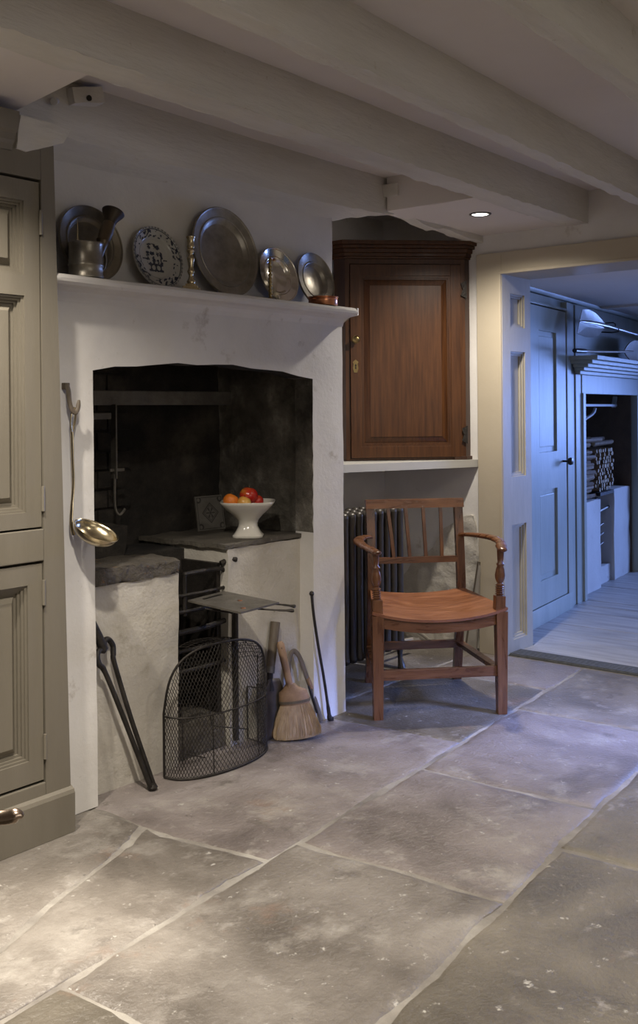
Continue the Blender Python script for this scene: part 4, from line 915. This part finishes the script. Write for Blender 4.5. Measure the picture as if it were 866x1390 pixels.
for sx in (-1, 1):
    bm = nb(); board(bm, [(sx * .248, .02, .405), (sx * .199 + CX, .44, .410)], [(sx * .248, .02, .352), (sx * .199 + CX, .44, .36)], .018, (sx * -1, 0, 0)); A_(bm, 'side_rail', bevel=.001)
    bm = nb(); taper(bm, (sx * .249, .008, 0), (sx * .249, .008, SD(.93) - .011), .036, .046, .034, .044); A_(bm, 'front_leg', 'chair_up', smooth=0, bevel=.002)
    # back post sweeps: foot back, seat, raked top
    bm = nb(); c_ = spline([(sx * .199 + CX, .535, 0), (sx * .199 + CX, .490, .20), (sx * .200 + CX, .458, .38), (sx * .200 + CX, .455, .46), (sx * .199 + CX, .468, .62), (sx * .198 + CX, .492, .795)], 5)
    board(bm, [(p.x - .018, p.y, p.z) for p in c_], [(p.x + .018, p.y, p.z) for p in c_], .030); A_(bm, 'back_post', 'chair_up', smooth=50, bevel=.002)
    # arm: leaves the post, bows out, comes in over the turned support
    ap = spline([(sx * .203 + CX, .470, .652), (sx * .222 + CX * .6, .420, .660), (sx * .258, .32, .667), (sx * .284, .22, .668), (sx * .284, .12, .664), (sx * .262, .035, .656), (sx * .250, -.022, .650)], 5)
    n_ = len(ap); A_w = [.013 + .010 * math.sin(PI * min(1, i / (n_ - 1) * 1.05)) + (.006 if i > n_ - 8 else 0) for i in range(n_)]; A_w[-1] = .012
    bm = nb(); tube(bm, ap, A_w, 14, flat=[.50] * n_); A_(bm, 'arm', smooth=60)
    # turned support
    base = Vector((sx * .247, .02, .425)); topp = Vector((sx * .253, .015, .650)); dd = topp - base; L_ = dd.length; qm = Matrix.Translation(base) @ Vector((0, 0, 1)).rotation_difference(dd).to_matrix().to_4x4()
    bm = nb(); box(bm, -.020, .020, -.020, .020, -.03, .040, qm); s_ = A_(bm, 'arm_support', 'chair_up', smooth=0, bevel=.002)
    pf = [(0, .038), (.013, .040)]
    for i in range(5): pf += [(.0125, .044 + i * .0085), (.0185, .048 + i * .0085), (.0125, .052 + i * .0085)]
    pf += [(.010, .090), (.014, .096), (.019, .108), (.0205, .122), (.0165, .146), (.012, .158), (.016, .163), (.016, .167), (.011, .172), (.0135, .20), (.015, L_), (0, L_)]
    bm = nb(); lathe(bm, pf, 22, qm); done(bm, 'turning', 'chair_up', s_, world=False, smooth=60)
bm = nb(); board(bm, [(u * .219 + CX, .484 + .008 * (1 - u * u) + .004, .8125) for u in US], [(u * .219 + CX, .478 + .008 * (1 - u * u), .774) for u in US], .022); A_(bm, 'top_rail', bevel=.002)
bm = nb(); board(bm, [(u * .185 + CX, .462, .562) for u in US], [(u * .185 + CX, .460, .536) for u in US], .018); A_(bm, 'lower_rail', bevel=.0015)
for i in range(4):
    xt = -.107 + i * .079; xb = -.085 + i * .0715
    bm = nb(); bar(bm, (xb, .471, .555), (xt, .492, .78), .015, .011, up=(0, 1, 0)); A_(bm, 'back_slat', 'chair_up', smooth=0, bevel=.001)
bm = nb(); box(bm, -.235, .235, .000, .020, .150, .190); A_(bm, 'front_stretcher', smooth=0, bevel=.002)
bm = nb(); box(bm, -.180, .208, .495, .513, .150, .186); A_(bm, 'back_stretcher', smooth=0, bevel=.002)
for sx in (-1, 1):
    bm = nb(); bar(bm, (sx * .247, .02, .170), (sx * .203 + CX, .50, .168), .018, .034, up=(1, 0, 0)); A_(bm, 'side_stretcher', smooth=0, bevel=.002)

# ---- column radiator in the alcove
rd = thing('column_radiator', 'dark cast iron column radiator in the alcove behind the armchair', 'radiator', (3.64, 2.80, 0))
def sec_mesh(x):
    bm = nb(); ys = (2.722, 2.790, 2.858)
    for i, y in enumerate(ys):
        tube(bm, [(x, y, .115), (x, y, .15), (x, y, .70), (x, y, .735)], [.022, .0185, .0185, .021], 12)
        lathe(bm, [(.021, 0), (.0205, .010), (.015, .019), (0, .024)], 12, at(x, y, .735)); lathe(bm, [(.022, 0), (.018, -.014), (0, -.02)], 12, at(x, y, .115))
    for z in (.715, .14):
        tube(bm, [(x, ys[0], z), (x, ys[-1], z)], .020, 10, flat=1.3)
    return bm
secs = []
s0 = done(sec_mesh(3.305), 'section', 'castiron', rd, smooth=60)
for i in range(1, 13):
    c = s0.copy(); COL.objects.link(c); c.parent = rd; c.location = (.0525 * i, 0, 0); FR[c.name] = FR[rd.name]
for z in (.715, .14):
    bm = nb(); tube(bm, [(3.285, 2.79, z), (3.96, 2.79, z)], .016, 10); done(bm, 'connecting_tube', 'castiron', rd)
for x in (3.41, 3.935):
    for y in (2.725, 2.855):
        bm = nb(); tube(bm, [(x, y, .11), (x, y - .002, .05), (x, y - (.012 if y < 2.8 else -.012), .004)], [.016, .011, .020], 10, flat=1); done(bm, 'foot', 'castiron', rd)
bm = nb(); tube(bm, [(3.262, 2.735, .13), (3.30, 2.735, .13)], .018, 12); lathe(bm, [(0, 0), (.024, 0), (.026, .02), (.02, .03), (0, .03)], 18, at(3.335, 2.690, .105) @ rot('X', 90)); done(bm, 'valve', 'valve', rd, label='grey valve')
bm = nb(); tube(bm, spline([(3.335, 2.69, .10), (3.30, 2.68, .09), (3.285, 2.70, .05), (3.285, 2.72, .0)], 4), .008, 8); done(bm, 'valve_tail', 'valve', rd)
pi_ = thing('heating_pipes', 'pair of painted heating pipes running low along the alcove wall', 'pipe', (4.15, 3.0, 0))
bm = nb(); tube(bm, spline([(3.96, 2.90, .105), (4.10, 2.90, .105), (4.24, 2.90, .103), (4.30, 2.89, .095), (4.38, 2.86, .04), (4.40, 2.84, 0)], 5), .009, 10); done(bm, 'pipe', 'pipe', pi_)
bm = nb(); tube(bm, [(3.96, 2.84, .075), (4.12, 2.84, .075), (4.20, 2.835, .072)], .012, 10); done(bm, 'pipe', 'pipe', pi_)
lb = thing('leaning_board', 'narrow grey board leaning behind the armchair against the doorway architrave', 'board', (4.36, 2.62, 0))
bm = nb(); prism(bm, [(2.600, 0), (2.655, 0), (2.577, .45), (2.574, .40)], 'X', 4.412, 4.424)
bmesh.ops.transform(bm, matrix=Matrix.Identity(4), verts=bm.verts); done(bm, 'leaning_plank', 'pipe', lb, smooth=0)
bm = nb(); bar(bm, (4.417, 2.659, .004), (4.417, 2.580, .452), .014, .008, up=(1, 0, 0)); done(bm, 'dark_edge', 'greywood', lb, smooth=0, label='dark edge')

# ---- corner cupboard on its shelf
sh = tag(done(rough(B(0, 1, 0, 1, 0, 1), 2, 0), 'corner_shelf', 'plaster'), 'painted shelf board carrying the corner cupboard in the alcove', 'shelf')
bpy.data.objects.remove(sh)
bm = nb(); prism(bm, [(3.243, 3.085), (4.447, 2.598), (4.447, 3.165), (3.243, 3.165)], 'Z', .918, .955)
sh = tag(done(bm, 'corner_shelf', 'shelf_shade', smooth=0, bevel=.003), 'painted shelf board carrying the corner cupboard in the alcove', 'shelf')
CM = at(4.405, 2.640, 0) @ rot('Z', 135)     # local +x runs along the front to the left, +y points out of the corner? (front faces -y after the flip)
cc = thing('corner_cupboard', 'dark polished oak hanging corner cupboard with one panelled door', 'cupboard', (4.19, 2.86, .955))
def K(bm, name, m='oak', parent=cc, **k):
    bmesh.ops.transform(bm, matrix=CM, verts=bm.verts); return done(bm, name, m, parent, **{'smooth': 0, **k})
WF = .600                                    # front width; local x 0 (right) .. WF (left); local y>0 is towards the room
carc = [(0, -.002), (WF, -.002), (WF + .050, -.056), (WF + .05, -.075), (.30, -.36), (-.04, -.05)]
bm = nb(); prism(bm, [(0.004, -.024), (WF - .004, -.024), (WF + .040, -.066), (.30, -.345), (-.036, -.062)], 'Z', .957, 1.96); K(bm, 'carcass', 'oakdark')
bm = nb(); prism(bm, [(0, 0), (0, -.022), (-.040, -.062), (-.046, -.050)], 'Z', .957, 1.95); K(bm, 'canted_side', 'oakdark', label='dark canted side')
bm = nb(); prism(bm, [(WF, 0), (WF, -.022), (WF + .040, -.062), (WF + .048, -.050)], 'Z', .957, 1.95); K(bm, 'canted_side', 'oakdark')
def F(x0, x1, y0, y1, z0, z1): return B(x0, x1, y0, y1, z0, z1)
K(F(0, .022, -.022, 0, .957, 1.95), 'upright', bevel=.001); K(F(WF - .022, WF, -.022, 0, .957, 1.95), 'upright', bevel=.001)
K(F(.022, WF - .022, -.022, 0, 1.925, 1.95), 'frieze_rail', bevel=.001); K(F(.022, WF - .022, -.022, 0, .957, .968), 'bottom_rail')
def cornice(z0, z1, out, name):
    bm = nb(); prism(bm, [(-out * .4, out), (WF + out * .4, out), (WF + .052 + out, -.05 + out * .3), (WF + .05, -.075), (-.05, -.075), (-.052 - out, -.05 + out * .3)], 'Z', z0, z1); K(bm, name, bevel=.003)
cornice(1.951, 1.962, .006, 'cornice_fillet'); cornice(1.962, 1.980, .012, 'cornice_bead'); cornice(1.980, 2.000, .020, 'cornice_cove'); cornice(2.000, 2.016, .034, 'cornice_cove'); cornice(2.016, 2.036, .046, 'cornice_top')
# door
dx0, dx1, dz0, dz1 = .024, WF - .024, .970, 1.922
px0, px1, pz0, pz1 = dx0 + .050, dx1 - .050, 1.026, 1.866
dr = K(F(dx0, dx1, -.020, -.008, dz0, dz1), 'door', 'oak')
K(F(dx0, px0, -.008, .010, dz0, dz1), 'door_stile', 'oak', dr, bevel=.0015); K(F(px1, dx1, -.008, .010, dz0, dz1), 'door_stile', 'oak', dr, bevel=.0015)
K(F(px0, px1, -.008, .010, pz1, dz1), 'door_rail', 'oak', dr, bevel=.0015); K(F(px0, px1, -.008, .010, dz0, pz0), 'door_rail', 'oak', dr, bevel=.0015)
bm = nb()
for t, yy in ((0, .006), (.006, .003), (.012, -.002)):
    for (a, b_, c, e) in ((px0 + t, px0 + t + .006, pz0 + t, pz1 - t), (px1 - t - .006, px1 - t, pz0 + t, pz1 - t), (px0 + t + .006, px1 - t - .006, pz0 + t, pz0 + t + .006), (px0 + t + .006, px1 - t - .006, pz1 - t - .006, pz1 - t)):
        box(bm, a, b_, -.008, yy, c, e)
K(bm, 'moulding', 'oak', dr)
bm = nb(); g1, g2 = .019, .044
def ring4(g, y): return [bm.verts.new((x, y, z)) for x, z in ((px0 + g, pz0 + g), (px1 - g, pz0 + g), (px1 - g, pz1 - g), (px0 + g, pz1 - g))]
R_ = [ring4(g1, -.0075), ring4(g2, .001), ring4(g2 + .003, .0035)]
for a, b_ in zip(R_, R_[1:]):
    for i in range(4): bm.faces.new((a[i], a[(i + 1) % 4], b_[(i + 1) % 4], b_[i]))
bm.faces.new(R_[-1]); K(bm, 'raised_panel', 'oak', dr)
bm = nb(); lathe(bm, [(.018, 0), (.019, .002), (.007, .004), (.006, .016), (.014, .022), (.017, .030), (.012, .038), (.006, .040), (0, .040)], 24, at(dx1 - .026, .010, 1.552) @ rot('X', -90)); K(bm, 'knob', 'brassdk', dr, smooth=50, label='old brass knob')
bm = nb(); prism(bm, [(-.008, -.03), (.008, -.03), (.013, -.01), (.010, .012), (.014, .022), (0, .034), (-.014, .022), (-.010, .012), (-.013, -.01)], 'Y', 0, .002, at(dx1 - .024, .010, 1.42)); K(bm, 'escutcheon', 'brassdk', dr, label='brass keyhole plate')
bm = nb(); prism(bm, [(-.003, -.012), (.003, -.012), (.002, 0), (.005, .006), (0, .012), (-.005, .006), (-.002, 0)], 'Y', .002, .0026, at(dx1 - .024, .010, 1.42)); K(bm, 'keyhole', 'knob', dr)
for z in (1.80, 1.08):
    bm = nb(); prism(bm, [(-.014, -.045), (.016, -.03), (.005, 0), (.016, .03), (-.014, .045)], 'Y', 0, .002, at(.008, .0102, z)); K(bm, 'hinge', 'iron', dr)
bm = nb(); prism(bm, [(-.002, .006), (.06, .010), (.05, -.02), (-.055, -.062), (-.060, -.045)], 'Z', .9555, .973); K(bm, 'foot_moulding', 'oakdark', bevel=.002)

# ---- recessed ceiling lamps, the last three added as unseen fill
for i, (lx, ly, lz, lp, lc) in enumerate(LAMPS):
    lbl = ['round recessed ceiling lamp glowing in the low panel above the corner cupboard'][0] if i == 0 else None
    t = thing('ceiling_lamp', lbl or ('round recessed ceiling lamp outside the picture, number %d' % i), 'lamp', (lx, ly, lz))
    if i: t['label'] = ['', 'round recessed lamp above the built-in cupboard', 'round recessed lamp near the middle of the kitchen', 'added unseen fill lamp opposite the doorway', 'added unseen fill lamp above the viewer', 'added unseen fill lamp on the doorway side'][i]
    bm = nb(); lathe(bm, [(.036, -.002), (.040, -.006), (.047, -.005), (.049, 0), (.049, .002), (.036, .002)], 40, closed=True); done(bm, 'bezel', 'rim', t, world=False, smooth=50)
    bm = nb(); lathe(bm, [(0, -.0035), (.035, -.003), (.035, .001), (0, .001)], 40); o = done(bm, 'lamp_face', 'lampface', t, world=False, smooth=0)

# ---- lever handle of an open door just outside the frame, its end reaching into view at the left
lv = thing('lever_handle', 'bronze lever handle poking into the picture at the lower left edge', 'handle', (.33, .60, .95))
r_ = Vector((math.sin(YAW), -math.cos(YAW), 0))
e0 = Vector((.386, .560, .9515))
bm = nb(); tube(bm, spline([e0 - r_ * .110 + Vector((0, 0, -.002)), e0 - r_ * .07 + Vector((0, 0, .0)), e0 - r_ * .03 + Vector((0, 0, .0005)), e0 - r_ * .012 + Vector((0, 0, .0)), e0 - r_ * .003 + Vector((0, 0, .0015)), e0], 5), [.0062] * 14 + [.0056] * 6 + [.0045, .0038, .003, .0024, .002, .0014], 16, flat=.8)
done(bm, 'lever', 'handle', lv, smooth=70)
bm = nb(); tube(bm, [e0 - r_ * .108, e0 - r_ * .108 + fwd * .055], .008, 14); done(bm, 'spindle', 'handle', lv)
bm = nb(); c_ = e0 - r_ * .108 + fwd * .055; lathe(bm, [(0, 0), (.026, 0), (.026, .005), (0, .007)], 28, Matrix.Translation(c_) @ fwd.to_track_quat('-Z', 'Y').to_matrix().to_4x4()); done(bm, 'rose', 'handle', lv)
cdr = c_ + fwd * .001
bm = nb(); mt_ = Matrix(((-r_.x, fwd.x, 0, cdr.x), (-r_.y, fwd.y, 0, cdr.y), (0, 0, 1, 0), (0, 0, 0, 1))); box(bm, -.030, .60, .001, .040, .004, 1.98, mt_)
structure(bm, 'door_2', 'paint', 'open kitchen door leaf just outside the picture at the left', smooth=0, bevel=.002)

# ================================================================== THINGS IN THE FAR ROOM
ms2 = thing('mantel_shelf', 'grey green moulded mantel shelf over the far fireplace', 'shelf', (6.5, 2.75, 1.5))
def FF(bm, name, m, parent, **k):
    bmesh.ops.transform(bm, matrix=FM, verts=bm.verts); return done(bm, name, m, parent, **{'smooth': 0, **k})
sx0, sx1 = fx(5.72), fx(7.5)
FF(B(sx0, sx1, -.195, -.003, 1.496, 1.520), 'shelf_board', 'far_paint', ms2, bevel=.002)
for z0, z1, d_ in ((1.474, 1.4955, .155), (1.454, 1.4735, .122), (1.434, 1.4535, .090), (1.412, 1.4335, .060)):
    FF(B(sx0 + (.195 - d_) * .75, sx1, -d_, -.029 if z0 < 1.46 else -.003, z0, z1), 'moulding', 'far_paint', ms2, bevel=.003)
# peels: flat metal blade on a long shaft
def peel(name, label, m1, m2, pts_blade, shaft, th, yoff, thing_loc):
    t = thing(name, label, 'peel', thing_loc)
    bm = nb(); rows = []
    cz = sum(p[1] for p in pts_blade) / len(pts_blade); cx = sum(p[0] for p in pts_blade) / len(pts_blade)
    va = [bm.verts.new((x, yoff, z)) for x, z in pts_blade]; vb = [bm.verts.new((x, yoff + th, z)) for x, z in pts_blade]
    ca = bm.verts.new((cx, yoff + .016, cz)); cb_ = bm.verts.new((cx, yoff + .016 + th, cz)); n = len(va)
    for i in range(n):
        j = (i + 1) % n; bm.faces.new((va[i], va[j], ca)); bm.faces.new((vb[j], vb[i], cb_)); bm.faces.new((va[i], vb[i], vb[j], va[j]))
    FF(bm, 'blade', m1, t, smooth=60)
    bm = nb(); tube(bm, [(s_[0], s_[2], s_[1]) for s_ in shaft], [s_[3] for s_ in shaft], 12, flat=.8); FF(bm, 'shaft', m2, t, smooth=60)
    return t
def fxo(X): return fx(X)
pl1 = peel('bread_peel', 'shiny metal bladed peel hung level high above the far mantel shelf', 'steel', 'steel',
     [(.866, 1.780), (.92, 1.786), (1.02, 1.790), (1.14, 1.778), (1.26, 1.750), (1.365, 1.722), (1.29, 1.690), (1.20, 1.648), (1.08, 1.628), (.94, 1.624), (.80, 1.632), (.764, 1.638)],
     [(.82, 1.708, -.150, .004), (.90, 1.710, -.154, .010), (1.1, 1.714, -.160, .015), (1.35, 1.716, -.152, .017), (1.75, 1.712, -.147, .015), (3.0, 1.692, -.145, .014)], .003, -.150, (6.1, 2.62, 1.76))
bm = nb(); tube(bm, [(1.48, -.01, 1.745), (1.48, -.16, 1.745), (1.48, -.174, 1.735), (1.48, -.174, 1.72)], .004, 8); tube(bm, [(1.56, -.01, 1.70), (1.56, -.13, 1.688), (1.56, -.172, 1.694), (1.56, -.172, 1.71)], .004, 8)
br = thing('wall_bracket', 'small wire bracket holding the metal peel to the far wall', 'bracket', (6.55, 2.8, 1.77)); FF(bm, 'wire_arms', 'iron', br, smooth=40)
peel('bread_peel', 'brown bladed peel resting on the far mantel shelf with its dark grip at the left', 'peelwood', 'peelwood',
     [(1.83, 1.580), (1.90, 1.615), (1.98, 1.645), (2.10, 1.668), (2.50, 1.668), (2.50, 1.526), (2.10, 1.526), (1.98, 1.530), (1.90, 1.550)],
     [(.80, 1.536, -.150, .010), (1.10, 1.545, -.148, .010), (1.6, 1.566, -.142, .010), (1.85, 1.578, -.135, .010), (2.10, 1.590, -.128, .006)], .006, -.135, (6.6, 2.7, 1.58))
bm = nb(); tube(bm, [(.71, -.151, 1.534), (.92, -.149, 1.540)], .0135, 10, flat=1)
tg2 = [o for o in COL.objects if o.name.startswith('bread_peel') and o['label'].startswith('brown')][0]; FF(bm, 'grip', 'knob', tg2, smooth=40)
# hobs, grate, kindling
hf = thing('hearth_range', 'pale blue grey masonry hobs with a dark bar grate in the far fireplace', 'fireplace', (6.6, 3.0, 0))
def FB2(x0, x1, y0, y1, z0, z1): return B(fx(x0), fx(x1), y0, y1, z0, z1)
FF(rough(FB2(6.035, 6.525, .03, .44, 0, .595), .08, .006, 7), 'hob', 'plaster', hf, smooth=60)
FF(rough(FB2(6.86, 7.265, .03, .44, 0, .635), .08, .006, 7), 'hob', 'plaster', hf, smooth=60)
FF(rough(FB2(6.527, 6.858, .06, .43, 0, .12), .06, .006, 9), 'hearth_sill', 'plaster', hf, smooth=60)
FF(FB2(6.53, 6.857, .38, .44, .12, .60), 'brick_back', 'farbrown', hf)
FF(FB2(6.675, 6.745, .10, .13, .12, .585), 'grate_upright', 'iron', hf)
for z in (.505, .40, .335, .27):
    bm = nb(); tube(bm, [(fx(6.53), .07, z - .012), (fx(6.855 if z > .5 else 6.72), .07, z + .008)], .011 if z > .5 else .007, 8); FF(bm, 'grate_bar', 'iron_lt', hf, smooth=40)
# crane arm and cable
bm = nb(); bar(bm, (fx(6.03), .12, 1.225), (fx(7.20), .12, 1.222), .016, .045, up=(0, 1, 0)); ca_ = thing('crane_arm', 'pale flat bar across the top of the far fireplace', 'bar', (6.6, 2.95, 1.22)); FF(bm, 'arm_bar', 'cable', ca_)
bm = nb(); bar(bm, (fx(7.19), .12, 1.21), (fx(7.235), .12, 1.285), .014, .03, up=(0, 1, 0)); FF(bm, 'upturned_end', 'cable', ca_)
bm = nb(); tube(bm, spline([(fx(6.66), .10, 1.20), (fx(6.60), .10, 1.165), (fx(6.42), .12, 1.11), (fx(6.34), .14, 1.02), (fx(6.30), .14, .93), (fx(6.18), .14, .86), (fx(6.05), .14, .82)], 6), .011, 8)
cb_l = thing('hanging_cable', 'pale cable curving down from the bar in the far fireplace', 'cable', (6.4, 2.95, 1.0)); FF(bm, 'cable_run', 'cable', cb_l, smooth=60)
random.seed(21)
def stick_mesh(L_, r, i):
    bm = nb(); n = 6; ph = random.uniform(0, 1)
    A = [(r * random.uniform(.75, 1.15) * math.cos(2 * PI * (k + ph) / n), r * random.uniform(.75, 1.15) * math.sin(2 * PI * (k + ph) / n)) for k in range(n)]
    a = [bm.verts.new((0, y, z)) for y, z in A]; b_ = [bm.verts.new((L_, y * .95, z * .95)) for y, z in A]
    for k in range(n): bm.faces.new((a[k], a[(k + 1) % n], b_[(k + 1) % n], b_[k]))
    f1 = bm.faces.new(a[::-1]); f2_ = bm.faces.new(b_); f1.material_index = 1; f2_.material_index = 1
    me = bpy.data.meshes.new('kindling_stick'); bmesh.ops.recalc_face_normals(bm, faces=bm.faces); bm.to_mesh(me); bm.free(); me.materials.append(M['stick'] if i % 3 else M['bark']); me.materials.append(M['stickend']); return me
SM = [stick_mesh(.44, .0152, i) for i in range(6)]
def stick(i, x, y, z, rz, lbl, grp, sc=1.0):
    o = bpy.data.objects.new('kindling_stick', SM[i % 6]); COL.objects.link(o)
    o.matrix_world = FM @ at(x, y, z) @ rot('Z', rz) @ rot('Y', random.uniform(-1.5, 1.5)) @ rot('X', random.uniform(0, 360)) @ Matrix.Diagonal((sc, 1, 1, 1)); tag(o, lbl, 'firewood', grp)
k = 0
for r_i in range(12):
    for c_i in range(4):
        stick(k, fx(6.06) + random.uniform(-.01, .03), .075 + c_i * .029 + random.uniform(-.003, .003) + (r_i % 2) * .012, .6115 + .0135 + r_i * .0262, random.uniform(-1.2, 1.2), 'split kindling stick lying lengthwise in the left stack in the far fireplace', 'kindling lying lengthwise', 1.05); k += 1
for r_i in range(11):
    for c_i in range(13):
        stick(k, fx(6.57) + c_i * .0285 + random.uniform(-.003, .003) + (r_i % 2) * .012, .06 + random.uniform(-.02, .02), .650 + r_i * .0262, 90 + random.uniform(-1.2, 1.2), 'split kindling stick with its cut end to the room in the far fireplace', 'kindling stacked end on', .78); k += 1
for i in range(8):
    stick(k, fx(6.08) + i * .09, .10 + (i % 3) * .05, .958 + (i % 2) * .028, random.uniform(-10, 10), 'loose kindling stick lying on top of the stacks in the far fireplace', 'loose kindling on top', .85); k += 1
FF(FB2(6.53, 6.86, .03, .44, .612, .634), 'iron_grid', 'iron', hf)
